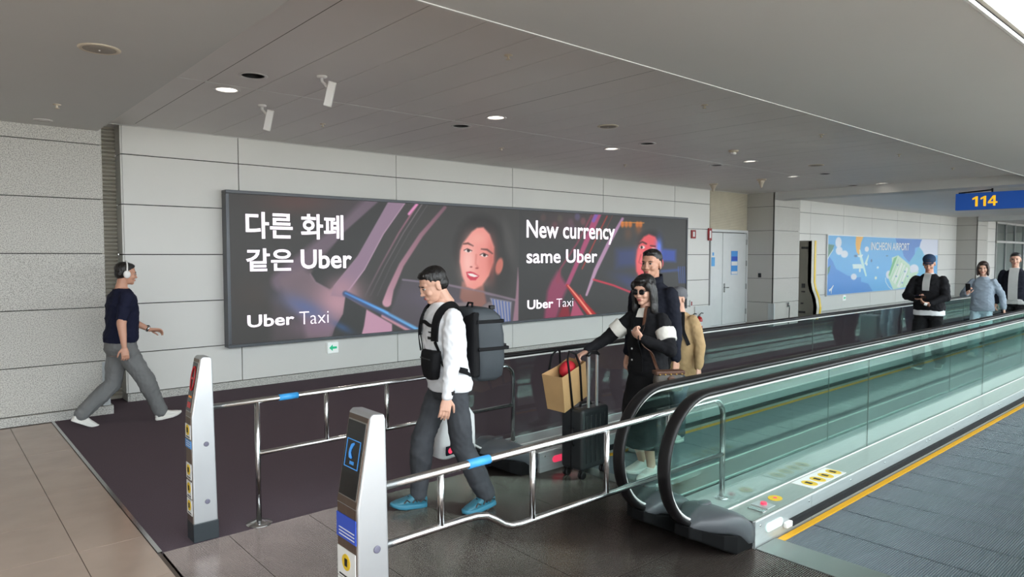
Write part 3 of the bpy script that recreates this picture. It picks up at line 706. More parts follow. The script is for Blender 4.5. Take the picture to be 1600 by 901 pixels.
# ------------------------------------------------------------------ small wall things
def exit_sign(x, z, s, label):
    d = thing('exit_sign', label, 'sign', (x, YW, z))
    MB().box(-s, s, -.04, 0, -s*.95, s*.95).build('sign_box', 'white_sign', d, bevel=.004)
    MB().prism([(-s*.75, 0), (-s*.1, s*.55), (-s*.1, s*.2), (s*.7, s*.2), (s*.7, -s*.2), (-s*.1, -s*.2), (-s*.1, -s*.55)], 'y', -.046, -.04).build('arrow', 'green_sign', d)
exit_sign(4.66, .435, .085, 'small white sign with green left arrow under the wide screen')
exit_sign(22.3, .45, .09, 'small white sign with green arrow under the blue map poster')
def wall_plate(name, x, z, w_, h_, mat, label, cat, inner=None, y=YW):
    d = thing(name, label, cat, (x, y, z))
    MB().box(-w_/2, w_/2, -.03, 0, -h_/2, h_/2).build('plate', mat, d, bevel=.003)
    if inner: MB().box(-w_*.22, w_*.22, -.034, -.03, -h_*.3, h_*.3).build('pictogram', inner, d)
    return d
wall_plate('fire_alarm_sign', 13.96, 2.31, .17, .2, 'red_sign', 'small square red fire alarm sign beside the wide screen', 'sign', 'white_sticker')
wall_plate('fire_hydrant_sign', 14.64, 2.32, .14, .3, 'red_sign', 'tall red fire sign at the top corner of the grey door', 'sign', 'white_sticker', YW-.01)
wall_plate('extinguisher_sign', 13.90, .66, .10, .16, 'white_sticker', 'white notice with red extinguisher mark above the extinguishers', 'sign', 'red_sign')
d = thing('door_notice', 'tall blue printed notice on the grey door', 'sign', (15.77, YW-.022, 1.62))
MB().box(-.15, .15, -.006, 0, -.30, .30).build('sheet', 'light_blue', d); MB().box(-.14, .14, -.008, -.006, .05, .16).build('print_band', 'blue_sticker', d); MB().box(-.14, .14, -.008, -.006, -.07, .03).build('print_band', 'white_sticker', d); MB().box(-.14, .14, -.008, -.006, -.29, -.22).build('print_band', 'white_sticker', d)
d = thing('wall_notice', 'narrow light blue notice on the narrow door leaf', 'sign', (14.80, YW-.022, 1.68))
MB().box(-.07, .07, -.006, 0, -.14, .08).build('sheet', 'tape_blue', d); MB().box(-.03, .03, -.006, 0, .12, .2).build('symbol', 'tape_blue', d)
st = thing('extinguisher_stand', 'red tray stand holding two fire extinguishers by the wall', 'stand', (13.75, 9.22, 0))
MB().box(-.26, .3, -.14, .14, 0, .05).build('tray', 'extinguisher_red', st, bevel=.01)
for x, lb in ((13.62, 'red fire extinguisher on the tray, farther from the grey door'), (13.90, 'red fire extinguisher on the tray, nearer the grey door')):
    d = thing('fire_extinguisher', lb, 'extinguisher', (x, 9.2, .05), 0, 'fire extinguishers')
    MB().lathe([(.07, 0), (.075, .01), (.075, .24), (.06, .29), (.03, .32)], n=20).build('cylinder', 'extinguisher_red', d, True)
    MB().lathe([(.0765, .1), (.0765, .2)], n=20).build('label_band', 'white_sticker', d)
    MB().lathe([(.024, .31), (.024, .36)], n=12).build('valve', 'steel', d)
    MB().tube([(0, 0, .36), (.05, -.02, .40), (.11, -.03, .39)], .012, 8).build('lever', 'rubber', d)
    MB().tube([(-.02, 0, .34), (-.09, -.02, .33), (-.1, -.03, .2), (-.085, -.03, .08)], .012, 8).build('hose', 'rubber', d)
wall_plate('alarm_plate', 36.8, 2.4, .12, .2, 'red_sign', 'tiny red alarm plate on the wall beyond the second pillar', 'sign')
# slim standing kiosk
ks = thing('standing_kiosk', 'tall slim standing kiosk with grey side and yellow edge stripe', 'kiosk', (18.95, 0, 0))
side = [(9.30, 0), (8.82, 0), (8.74, .12), (8.72, .35), (8.76, .6), (8.86, .85), (8.90, 1.05), (8.90, 2.22), (9.33, 2.22), (9.33, .9), (9.38, .6), (9.38, .2)]
MB().prism(side, 'x', -.05, .05).build('side_panel', 'kiosk_side', ks, bevel=.006)
fr = [(8.82, 0), (8.74, .12), (8.72, .35), (8.76, .6), (8.86, .85), (8.90, 1.05), (8.90, 2.22)]
m = MB(); m.loft([[(-.05, y-.002, z), (.26, y-.002, z), (.26, y+.1, z), (-.05, y+.1, z)] for y, z in fr]); m.build('front_shell', 'kiosk_front', ks)
m = MB(); m.loft([[(.10, y-.014, z), (.19, y-.014, z), (.19, y+.05, z), (.10, y+.05, z)] for y, z in fr]); m.build('edge_stripe', 'kiosk_yellow', ks)
for y, z, a, b in ((9.1, 2.02, .1, .03), (9.12, .95, .05, .06), (9.12, .78, .05, .02), (9.15, .45, .04, .02), (9.15, .2, .1, .03)):
    MB().box(-.058, -.05, y-a, y+a, z-b, z+b).build('vent', 'black_gloss', ks)

# ------------------------------------------------------------------ MOVING WALKWAYS (travel along X)
XE = 40.0
def balustrade(par, yg, gm, y0, y1, x_start=3.66):
    R = .40; zc = .555; cx = x_start
    path = [(XE, zc+R, 0, 1)]+[(x, zc+R, 0, 1) for x in (30, 20, 12, 8, 6, 5, 4.4, 4.0)]
    for k in range(0, 25):
        a = math.radians(90+k*185/24); path.append((cx+R*math.cos(a), zc+R*math.sin(a), math.cos(a), math.sin(a)))
    def sweep(off, hw, ht, n=14, sq=2.6):
        rings = []
        for x, z, nx_, nz_ in path:
            r = []
            for q in range(n):
                t_ = 2*PI*q/n; c_, s_ = math.cos(t_), math.sin(t_)
                a_ = hw*math.copysign(abs(c_)**(2/sq), c_); b_ = off+ht*math.copysign(abs(s_)**(2/sq), s_)
                r.append((x+nx_*b_, yg+a_, z+nz_*b_))
            rings.append(r)
        return MB().loft(rings)
    sweep(.006, .043, .019).build('handrail', 'rubber', par, True)
    sweep(-.021, .024, .009).build('handrail_guide', 'trim_white', par, True)
    # glass panes
    gj = [6.16, 9.47, 12.8, 16.1, 19.4, 22.7, 26.0, 29.3, 32.6, 35.9, XE]
    zt = zc+R-.035; rg = R-.035
    poly = [(gj[0]-.003, .15), (gj[0]-.003, zt)]+[(cx+rg*math.cos(math.radians(90+k*150/16)), zc+rg*math.sin(math.radians(90+k*150/16))) for k in range(17)]+[(cx-.1, .16)]
    MB().prism(poly, 'y', yg-.005, yg+.005).build('glass_pane', gm, par)
    for a, b in zip(gj[:-1], gj[1:]):
        MB().box(a+.003, b-.003, yg-.005, yg+.005, .15, zt).build('glass_pane', gm, par)
    for g_ in gj[:-1]: MB().box(g_-.002, g_+.002, yg-.004, yg+.004, .15, zt).build('pane_seal', 'comb', par)
    # handrail inlet hood and boot
    yc = yg; rings = []; boot = []
    for x, h0, h1, a, b in ((3.88, .0, .165, y0, y1), (3.82, .0, .215, y0, y1), (3.74, .07, .25, y0+.005, y1-.005), (3.66, .115, .262, y0+.02, y1-.02), (3.58, .135, .25, y0+.06, y1-.06), (3.52, .14, .225, yg-.085, yg+.085), (3.47, .15, .20, yg-.06, yg+.06)):
        r = []
        for q in range(20):
            t_ = 2*PI*q/20; c_, s_ = math.cos(t_), math.sin(t_); e_ = .55
            r.append((x, (a+b)/2+(b-a)/2*math.copysign(abs(c_)**e_, c_), (h0+h1)/2+(h1-h0)/2*math.copysign(abs(s_)**e_, s_)))
        rings.append(r)
    hd = MB().loft(rings).build('inlet_hood', 'cover_plastic', par, True)
    MB().lathe([(.055, 0), (.05, .006), (.03, .008)], (3.70, (y0+y1)/2+.05, .258), 18, 1, .7).build('hood_cap', 'cover_plastic', hd, True)
    m = MB(); m.loft([[(x, a, 0), (x, b, 0), (x, b, h), (x, a, h)] for x, h, a, b in ()]) if 0 else m.loft([[(x, a, zl), (x, b, zl), (x, b, h), (x, a, h)] for x, zl, h, a, b in ((3.87, 0, .10, y0+.012, y1-.012), (3.70, 0, .12, y0+.02, y1-.02), (3.60, .045, .14, y0+.05, y1-.05), (3.52, .085, .16, yg-.09, yg+.09), (3.44, .12, .19, yg-.055, yg+.055))])
    m.build('inlet_boot', 'cover_black', par, bevel=.01)
def deckstrip(par, y0, y1, z, mat, x0=3.87, name='deck_cover', zb=0.):
    MB().box(x0, XE, y0, y1, zb, z).build(name, mat, par)
def edge_rail(par, y, z):
    MB().box(3.88, XE, y-.004, y+.004, z-.006, z+.004).build('deck_edge', 'trim_white', par)
def pallets(par, y0, y1, x0, n):
    me = ribbed(0, .416, y0, y1, -.004, .0125, .008, .5).mesh('pallet')
    for k in range(n):
        o = obj('pallet', me, 'pallet', par); o.location = (x0+k*.428, 0, 0)
def skirt_side(par, y, s, z=.16):
    """skirt panels with joints and screws facing the treadway; s = direction towards the treadway"""
    xj = [3.87, 4.62, 6.9, 9.2, 11.5, 13.8, 16.1, 18.4, 20.7, 25.3, 29.9, 34.5, XE]
    for a, b in zip(xj[:-1], xj[1:]):
        MB().box(a+.002, b-.002, min(y, y+.02*s), max(y, y+.02*s), -.05, z).build('skirt_panel', 'brushed_cool', par)
    for x in [3.93, 4.58, 5.25, 5.9, 6.86, 6.94, 7.6, 8.4, 9.16, 9.24, 10.2, 11.4]:
        MB().ell((x, y+.022*s, z-.03), (.008, .004, .008), 8, 6).build('screw', 'steel', par)
    MB().box(4.30, XE, min(y+.02*s, y+.05*s), max(y+.02*s, y+.05*s), .035, .075).build('brush_strip', 'brush_black', par)
    MB().box(4.22, 4.30, min(y+.02*s, y+.05*s), max(y+.02*s, y+.05*s), .035, .075).build('brush_end', 'device_white', par, bevel=.008)

# far walkway: people arrive on it
wa = thing('moving_walkway', 'moving walkway with arriving travellers between two glass balustrades', 'walkway')
pallets(wa, 3.04, 4.04, 4.30, 84)
MB().box(4.16, 4.31, 2.98, 4.10, -.05, .004).build('comb_plate', 'comb', wa, bevel=.002)
for y in (3.02, 4.05): MB().box(4.2, XE, y-.02, y+.02, -.05, .002).build('edge_line', 'yellow_line', wa)
skirt_side(wa, 2.975, 1); skirt_side(wa, 4.105, -1)
deckstrip(wa, 2.73, 2.975, .16, 'brushed'); edge_rail(wa, 2.735, .162); edge_rail(wa, 2.972, .162)
deckstrip(wa, 4.105, 4.41, .16, 'brushed'); edge_rail(wa, 4.4, .162); edge_rail(wa, 4.11, .162)
deckstrip(wa, 4.43, 4.66, .145, 'brushed_cool'); edge_rail(wa, 4.655, .147)
balustrade(wa, 2.72, 'glass_green', 2.56, 2.98); balustrade(wa, 4.42, 'glass_dark', 4.10, 4.66)
def slot_lamp(par, x0, x1, y, z, s, mat):
    r = .028; pts = [(x0+r+r*math.cos(a), z+r*math.sin(a)) for a in [PI/2+PI*k/8 for k in range(9)]]+[(x1-r+r*math.cos(a), z+r*math.sin(a)) for a in [-PI/2+PI*k/8 for k in range(9)]]
    MB().prism(pts, 'y', y, y+.006*s).build('direction_lamp', mat, par)
slot_lamp(wa, 4.02, 4.34, 4.085, .085, -1, 'red_lamp')
# nearer walkway
wb2 = thing('moving_walkway', 'empty moving walkway with ribbed grey pallets and yellow edge line', 'walkway')
pallets(wb2, .72, 2.08, 4.10, 84)
MB().box(3.86, 4.11, .66, 2.13, -.05, .004).build('comb_plate', 'comb', wb2, bevel=.002)
for y in (.70, 2.10): MB().box(4.0, XE, y-.02, y+.02, -.05, .002).build('edge_line', 'yellow_line', wb2)
skirt_side(wb2, 2.16, -1); skirt_side(wb2, .64, 1)
deckstrip(wb2, 2.16, 2.37, .165, 'brushed'); edge_rail(wb2, 2.145, .163); edge_rail(wb2, 2.366, .167)
deckstrip(wb2, 2.39, 2.71, .15, 'brushed_cool', name='centre_deck')
deckstrip(wb2, .44, .64, .16, 'brushed'); deckstrip(wb2, .2, .44, .15, 'brushed_cool')
balustrade(wb2, 2.38, 'glass_green', 2.14, 2.55); balustrade(wb2, .42, 'glass_green', .2, .64)
slot_lamp(wb2, 4.0, 4.21, 2.14, .09, -1, 'white_lamp')
sk = MB().box(4.74, 5.28, 2.185, 2.345, .165, .168).build('warning_sticker', 'white_sticker', wb2)
for k in range(4):
    x = 4.83+k*.13; MB().lathe([(.05, .168), (.05, .1695)], (x, 2.255, 0), 20, 1, 1.15).build('pictogram', 'yellow_sticker', sk)
    MB().box(x-.018, x+.014, 2.235, 2.285, .1695, .1705).build('figure', 'black_print', sk)
MB().box(4.05, 4.10, 2.19, 2.30, .165, .169).build('switch_plate', 'steel', wb2); MB().box(4.13, 4.23, 2.20, 2.32, .165, .168).build('switch_plate', 'brushed_cool', wb2)
MB().lathe([(.022, .168), (.02, .182)], (4.19, 2.26, 0), 14).build('stop_button', 'red_lamp', wb2)
MB().lathe([(.045, .165), (.045, .168)], (4.36, 2.27, 0), 18, 1.2, 1).build('stop_sticker', 'yellow_sticker', wb2); MB().lathe([(.014, .168), (.014, .170)], (4.36, 2.27, 0), 12).build('stop_mark', 'red_lamp', wb2)

# ------------------------------------------------------------------ BOLLARDS
def bollard(x, y, w_, label, kind):
    d = thing('information_bollard', label, 'bollard', (x, y, 0))
    prof = [(0, .115), (0, .80), (.062, 1.165), (.075, 1.178), (.125, 1.172), (.132, 1.15), (.148, .115)]
    MB().prism(prof, 'y', 0, w_).build('casing', 'bollard_side', d, bevel=.008, bseg=3)
    MB().box(-.003, .152, -.003, w_+.003, 0, .12).build('base', 'bollard_base', d, bevel=.004)
    MB().box(-.003, .004, .012, w_-.012, .12, .795).build('front_panel', 'bollard_front', d)
    # sloped head with display
    sl_ = math.atan2(.062, .365); up = (math.sin(sl_), 0, math.cos(sl_)); n_ = Vector((0, -1, 0)).cross(Vector(up))
    o = Vector((0, w_, .80))
    def patch(name, u0, u1, v0, v1, th, mat, par=d, rnd=0):
        c = []
        for (u, v) in ((u0, v0), (u1, v0), (u1, v1), (u0, v1)): c.append(o+Vector((0, -1, 0))*u+Vector(up)*v)
        m = MB(); m.add([p for p in c]+[p+n_*th for p in c], [(3, 2, 1, 0), (4, 5, 6, 7), (0, 1, 5, 4), (1, 2, 6, 5), (2, 3, 7, 6), (3, 0, 4, 7)])
        return m.build(name, mat, par)
    patch('head_panel', .010, w_-.010, .0, .365, .003, 'bollard_front')
    patch('display_rim', .016, w_-.016, .03, .345, .005, 'brushed')
    dp = patch('display', .020, w_-.020, .035, .34, .007, 'black_gloss')
    def arc(cu, cv, r, a0, a1, th, mat, name, n=20):
        pts = [o+Vector((0, -1, 0))*(cu+r*math.cos(a0+(a1-a0)*k/n))+Vector(up)*(cv+r*1.0*math.sin(a0+(a1-a0)*k/n))+n_*.009 for k in range(n+1)]
        MB().tube(pts, th, 6).build(name, mat, dp)
    c_ = w_/2
    if kind == 'stop':
        R_ = min(.034, w_*.3)
        pts = [o+Vector((0, -1, 0))*(c_+R_*math.cos(2*PI*k/24))+Vector(up)*(.24+.075*math.sin(2*PI*k/24))+n_*.009 for k in range(25)]
        MB().tube(pts, .0045, 6).build('no_entry_ring', 'red_glow', dp); patch('no_entry_bar', c_-.026, c_+.026, .234, .246, .010, 'red_glow', dp)
        patch('amber_text', c_-.028, c_+.028, .118, .130, .009, 'amber_glow', dp); patch('red_text', c_-.03, c_+.03, .055, .09, .009, 'red_glow', dp)
    else:
        for (u0, u1, v0, v1) in ((.034, w_-.034, .15, .153), (.034, w_-.034, .262, .265), (.034, .037, .15, .265), (w_-.037, w_-.034, .15, .265)): patch('symbol_border', u0, u1, v0, v1, .009, 'blue_glow', dp)
        m = MB(); m.tube([o+Vector((0, -1, 0))*(c_+u)+Vector(up)*v+n_*.009 for u, v in ((.006, .25), (-.006, .243), (-.016, .225), (-.019, .21), (-.012, .195), (-.002, .19))], [.004, .007, .0055, .0055, .007, .004], 8); m.build('telephone_symbol', 'blue_glow', dp)
        for k in range(4): patch('symbol_dash', c_-.012+k*.009, c_-.008+k*.009, .165, .178, .009, 'blue_glow', dp)
    # stickers on the front
    def st(z0, z1, mat, name, inset=.014):
        return MB().box(-.006, -.003, inset, w_-inset, z0, z1).build(name, mat, d)
    zb = .60 if kind == 'stop' else .655
    b = st(zb, zb+(.05 if kind == 'stop' else .10), 'light_blue' if kind == 'stop' else 'blue_sticker', 'blue_label', .008)
    for k in range(3): MB().box(-.0072, -.006, .02, w_-.03, zb+.012+k*.014, zb+.016+k*.014).build('print_line', 'white_sticker', b)
    zs = [(.66, .75), (.40, .50), (.28, .385), (.17, .27)] if kind == 'stop' else [(.49, .615), (.36, .485), (.23, .355)]
    for z0, z1 in zs:
        s_ = st(z0, z1, 'white_sticker', 'safety_sticker'); zc_ = (z0+z1)/2+.01
        m = MB(); m.lathe([(min(w_*.32, .034), 0), (min(w_*.32, .034), .002)], n=20); q = m.build('pictogram', 'yellow_sticker', s_); q.rotation_euler = (0, -PI/2, 0); q.location = (-.006, w_/2, zc_)
        MB().box(-.0095, -.008, w_/2-.012, w_/2+.010, zc_-.016, zc_+.016).build('figure', 'black_print', s_)
        MB().box(-.0072, -.006, .03, w_-.03, z0+.008, z0+.014).build('print_line', 'black_print', s_)
    for z in ((.62, .25) if kind == 'stop' else (.62, .2)):
        m = MB(); m.lathe([(.016, 0), (.0155, .004), (.012, .005)], n=20); q = m.build('screw_cover', 'grey_cap', d, True); q.rotation_euler = (PI/2, 0, 0); q.location = (.085, 0, z)
    return d
bollard(1.268, 4.505, .13, 'silver bollard with red no entry display at the end of the wall side railing', 'stop')
bollard(1.295, 2.42, .18, 'silver bollard with blue telephone symbol display at the end of the nearer railing', 'phone')

# ------------------------------------------------------------------ RAILINGS
def arcpts(c, r, a0, a1, ax='xz', n=8):
    return [(c[0]+r*math.cos(a0+(a1-a0)*k/n), c[1], c[2]+r*math.sin(a0+(a1-a0)*k/n)) for k in range(n+1)]
RT = .019
ra = thing('steel_railing', 'polished steel tube railing on the carpet beside the wall side balustrade', 'railing', (0, 4.56, 0))
zt = .84
MB().tube([(1.39, 0, zt), (3.87, 0, zt)]+arcpts((3.87, 0, zt-.12), .12, PI/2, 0)+[(3.99, 0, .15)], RT, 14).build('top_rail', 'steel', ra, True)
MB().tube([(1.70, 0, .48), (3.99, 0, .48)], RT*.9, 14).build('lower_rail', 'steel', ra, True)
MB().tube([(1.70, 0, 0), (1.70, 0, zt)], RT*.95, 14).build('post', 'steel', ra, True)
for x in (2.2, 2.7, 3.2): MB().tube([(x, 0, .48), (x, 0, zt)], RT*.85, 12).build('baluster', 'steel', ra, True)
MB().lathe([(.085, 0), (.085, .004), (.04, .012), (.024, .02)], (1.70, 0, 0), 24).build('floor_flange', 'steel', ra, True)
MB().lathe([(.04, .145), (.04, .152), (.024, .16)], (3.99, 0, 0), 20).build('floor_flange', 'steel', ra, True)
MB().tube([(1.85, 0, zt), (1.985, 0, zt)], RT+.003, 16).build('tape_wrap', 'tape_blue', ra, True)
rb = thing('steel_railing', 'polished steel tube railing with a kinked lower rail beside the two black handrails', 'railing', (0, 2.53, 0))
MB().tube([(1.44, 0, zt-.01), (4.0, 0, zt+.005)]+arcpts((4.0, 0, zt-.115), .12, PI/2, 0)+[(4.12, 0, .16)], RT, 16).build('top_rail', 'steel', rb, True)
MB().tube([(1.44, 0, .575), (1.90, 0, .575), (1.98, 0, .572), (2.04, 0, .56), (2.10, 0, .525), (2.15, 0, .49), (2.20, 0, .468), (2.27, 0, .46), (2.4, 0, .46), (4.12, 0, .46)], RT*.92, 14).build('lower_rail', 'steel', rb, True)
MB().tube([(1.775, 0, .575), (1.775, 0, zt)], RT*.85, 14).build('baluster', 'steel', rb, True)
for x in (2.347, 2.922, 3.5): MB().tube([(x, 0, .46), (x, 0, zt)], RT*.85, 14).build('baluster', 'steel', rb, True)
MB().lathe([(.045, .15), (.045, .157), (.024, .168)], (4.12, 0, 0), 20).build('floor_flange', 'steel', rb, True)
MB().tube([(1.93, 0, zt-.007), (2.06, 0, zt-.006)], RT+.003, 16).build('tape_wrap', 'tape_blue', rb, True)
MB().box(3.42, 3.90, .022, .028, .36, .87).build('acrylic_guard', 'glass_clear', rb)

# ------------------------------------------------------------------ PEOPLE
M('skin', (206, 160, 138), .5, var=.05, vscale=12)
M('skin_b', (196, 146, 122), .5, var=.05, vscale=12)
M('lips', (176, 100, 96), .45); M('eye_white', (176, 164, 156), .4); M('iris', (34, 24, 20), .2)
M('hair_black', (24, 21, 20), .42, var=.25, vscale=40, bump=.6, bscale=90, stretch=(1, 1, .2))
M('hair_brown', (52, 38, 32), .45, var=.25, vscale=40, bump=.6, bscale=90, stretch=(1, 1, .2))
def fabric(name, rgb, rough=.85, b=.35, sc_=14, var=.06): M(name, rgb, rough, var=var, vscale=5, bump=b, bscale=sc_, spec=.2)
fabric('navy_knit', (24, 27, 48)); fabric('grey_cloth', (116, 117, 117)); fabric('white_cotton', (226, 227, 230)); fabric('washed_denim', (66, 68, 72), var=.25)
fabric('black_cloth', (24, 24, 27)); fabric('black_knit', (20, 20, 22)); fabric('cream_knit', (224, 220, 212)); fabric('tan_cloth', (172, 144, 106)); fabric('dark_denim', (74, 82, 92))
fabric('grey_fleece', (138, 150, 162)); fabric('pale_denim', (160, 184, 194)); fabric('grey_tee', (178, 178, 176)); fabric('dark_navy', (26, 28, 38)); fabric('cap_navy', (44, 62, 88)); fabric('beanie_grey', (104, 104, 108))
fabric('nylon_black', (32, 34, 37), .55, .2, 20); fabric('nylon_charcoal', (62, 67, 71), .5, .2, 16); fabric('strap_black', (16, 16, 18), .7, .1)
M('shoe_white', (226, 224, 218), .5, var=.04); M('sole_white', (234, 232, 226), .5); M('shoe_teal', (50, 108, 126), .5, var=.15, vscale=30); M('sole_teal', (58, 124, 148), .5); M('shoe_dark', (44, 44, 46), .5); M('sole_grey', (150, 150, 148), .6)
M('phone_black', (18, 18, 20), .15); M('phone_blue', (70, 60, 190), .2); M('kraft_paper', (186, 148, 102), .7, var=.06, vscale=6, bump=.2, bscale=12); M('plastic_white', (232, 232, 232), .4, bump=.5, bscale=9)
M('luggage_black', (38, 40, 42), .34, var=.1, vscale=4); M('luggage_silver', (168, 190, 190), .3, .4); M('gold', (190, 150, 80), .3, 1.); M('brown_leather', (92, 60, 44), .5, var=.25, vscale=40); M('canvas_print', (84, 76, 70), .5, var=.35, vscale=30)
M('red_cloth', (190, 30, 44), .7)

def remesh(mb, voxel, smooth=4, wr=0., wf=9., seed=0):
    """closed overlapping volumes fused into one continuous skin -> (verts, faces)"""
    me = mb.mesh('tmp'); o = bpy.data.objects.new('tmp', me); COL.objects.link(o)
    r = o.modifiers.new('r', 'REMESH'); r.mode = 'VOXEL'; r.voxel_size = voxel
    if smooth:
        q = o.modifiers.new('s', 'SMOOTH'); q.iterations = smooth; q.factor = .5
    dg = bpy.context.evaluated_depsgraph_get(); e = bpy.data.meshes.new_from_object(o.evaluated_get(dg))
    n = len(e.vertices); co = np.empty(n*3, np.float32); e.vertices.foreach_get('co', co); co = co.reshape(-1, 3).astype(float)
    nr = np.empty(n*3, np.float32); e.vertices.foreach_get('normal', nr); nr = nr.reshape(-1, 3)
    if wr:
        g = np.random.default_rng(seed); d = np.zeros(n)
        for k in range(9):
            v = g.normal(size=3)*wf*(1+.4*k); v[2] *= 1.35; wp = co+.06*np.sin(co[:, [1, 2, 0]]*(7+2*k)+g.uniform(0, 6, 3))
            d += (.6-1.2*np.abs(np.sin((wp @ v)*.5+g.uniform(0, 6))))*1.3/(1+.3*k)
        co = co+nr*(d*wr*.5)[:, None]
    f = [tuple(p.vertices) for p in e.polygons]
    bpy.data.objects.remove(o); bpy.data.meshes.remove(me); bpy.data.meshes.remove(e)
    return co, f

def multi(name, pieces, parent, smooth=True):
    """several (verts, faces, material) pieces as one mesh object"""
    v = []; f = []; mi = []; mats = []
    for co, fc, mt in pieces:
        o = len(v); v += [tuple(x) for x in co]; f += [tuple(i+o for i in q) for q in fc]
        if mt not in mats: mats.append(mt)
        mi += [mats.index(mt)]*len(fc)
    me = bpy.data.meshes.new(name); me.from_pydata(v, [], f)
    for m_ in mats: me.materials.append(MATS[m_])
    me.polygons.foreach_set('material_index', mi); me.update()
    return obj(name, me, None, parent, smooth)

def V(*a): return Vector(a)
def ik(a, c, l1, l2, pole):
    d = c-a; L = min(d.length, (l1+l2)*.998); u = d.normalized(); x = (l1*l1-l2*l2+L*L)/(2*L); h = math.sqrt(max(l1*l1-x*x, 0))
    p = pole-u*pole.dot(u); p = p.normalized() if p.length > 1e-5 else V(1, 0, 0)
    return a+u*x+p*h, a+u*L
def limb(mb, pts, rad, n=14):
    """round tapered limb with rounded ends"""
    P = []; R_ = []
    for i in range(len(pts)-1):
        for k in range(4):
            t_ = k/4; P.append(pts[i].lerp(pts[i+1], t_)); R_.append(rad[i]+(rad[i+1]-rad[i])*t_)
    P.append(pts[-1]); R_.append(rad[-1])
    mb.tube(P, R_, n); mb.ell(pts[0], (rad[0],)*3, 12, 8); mb.ell(pts[-1], (rad[-1],)*3, 12, 8)
    for i in range(1, len(pts)-1): mb.ell(pts[i], (rad[i]*1.01,)*3, 12, 8)
def torso_rings(mb, rows, lean, s, ztop, n=20, z0=.9):
    """rows of (z, half width, half depth, forward offset)"""
    rr = []
    for z, hw, hd, fo in rows:
        lf = lean*max(0, (z*s-z0)/(ztop-z0)); r = []
        for q in range(n):
            a = 2*PI*q/n; c_, s_ = math.cos(a), math.sin(a); e_ = .85
            r.append((lf+fo*s+hd*s*math.copysign(abs(c_)**e_, c_), hw*s*math.copysign(abs(s_)**e_, s_), z*s))
        rr.append(r)
    mb.loft(rr)

def hand(wr, d, n, side, curl, s, thumb=.7):
    """palm, four fingers of different length and a thumb; d = direction, n = palm normal, side = thumb side"""
    d = d.normalized(); n = (n-d*n.dot(d)).normalized(); t_ = d.cross(n)*side; m = MB()
    rr = []
    for x, hw, ht in ((-.02, .024, .02), (.0, .027, .019), (.03, .036, .018), (.06, .04, .016), (.088, .038, .013)):
        rr.append([wr+(d*x+t_*(hw*math.cos(q*PI/6))+n*(ht*math.sin(q*PI/6)))*s for q in range(12)])
    m.loft(rr)
    for k, (o_, L) in enumerate(((-.029, .060), (-.010, .074), (.010, .080), (.029, .070))):
        p = wr+(d*.084+t_*o_)*s; dr = (d+t_*o_*2.2).normalized(); pts = [p-dr*.012*s, p]; a = 0
        for j, fr_ in enumerate((.42, .33, .25)):
            a += curl*(1.0 if j else .8)+.06*k*curl; dd = dr*math.cos(a)+n*math.sin(a); pts.append(pts[-1]+dd*L*fr_*s)
        m.tube(pts, [x*s for x in (.0095, .0095, .0088, .0080, .0065)], 9); m.ell(pts[-1], (.0066*s,)*3, 8, 6)
        m.ell(pts[2], (.0092*s,)*3, 8, 6); m.ell(pts[3], (.0084*s,)*3, 8, 6)
    p = wr+(d*.022+t_*.028)*s; d1_ = (t_*.75+d*.7+n*.35*thumb).normalized(); p1 = p+d1_*.036*s; d2 = (t_*.3+d*.9+n*.6*thumb).normalized(); p2 = p1+d2*.03*s; p3 = p2+(d2+n*.3*thumb).normalized()*.022*s
    m.tube([p-d1_*.01*s, p, p1, p2, p3], [x*s for x in (.014, .013, .0105, .0095, .007)], 9); m.ell(p3, (.0072*s,)*3, 8, 6)
    return remesh(m, .0042*s, 2)

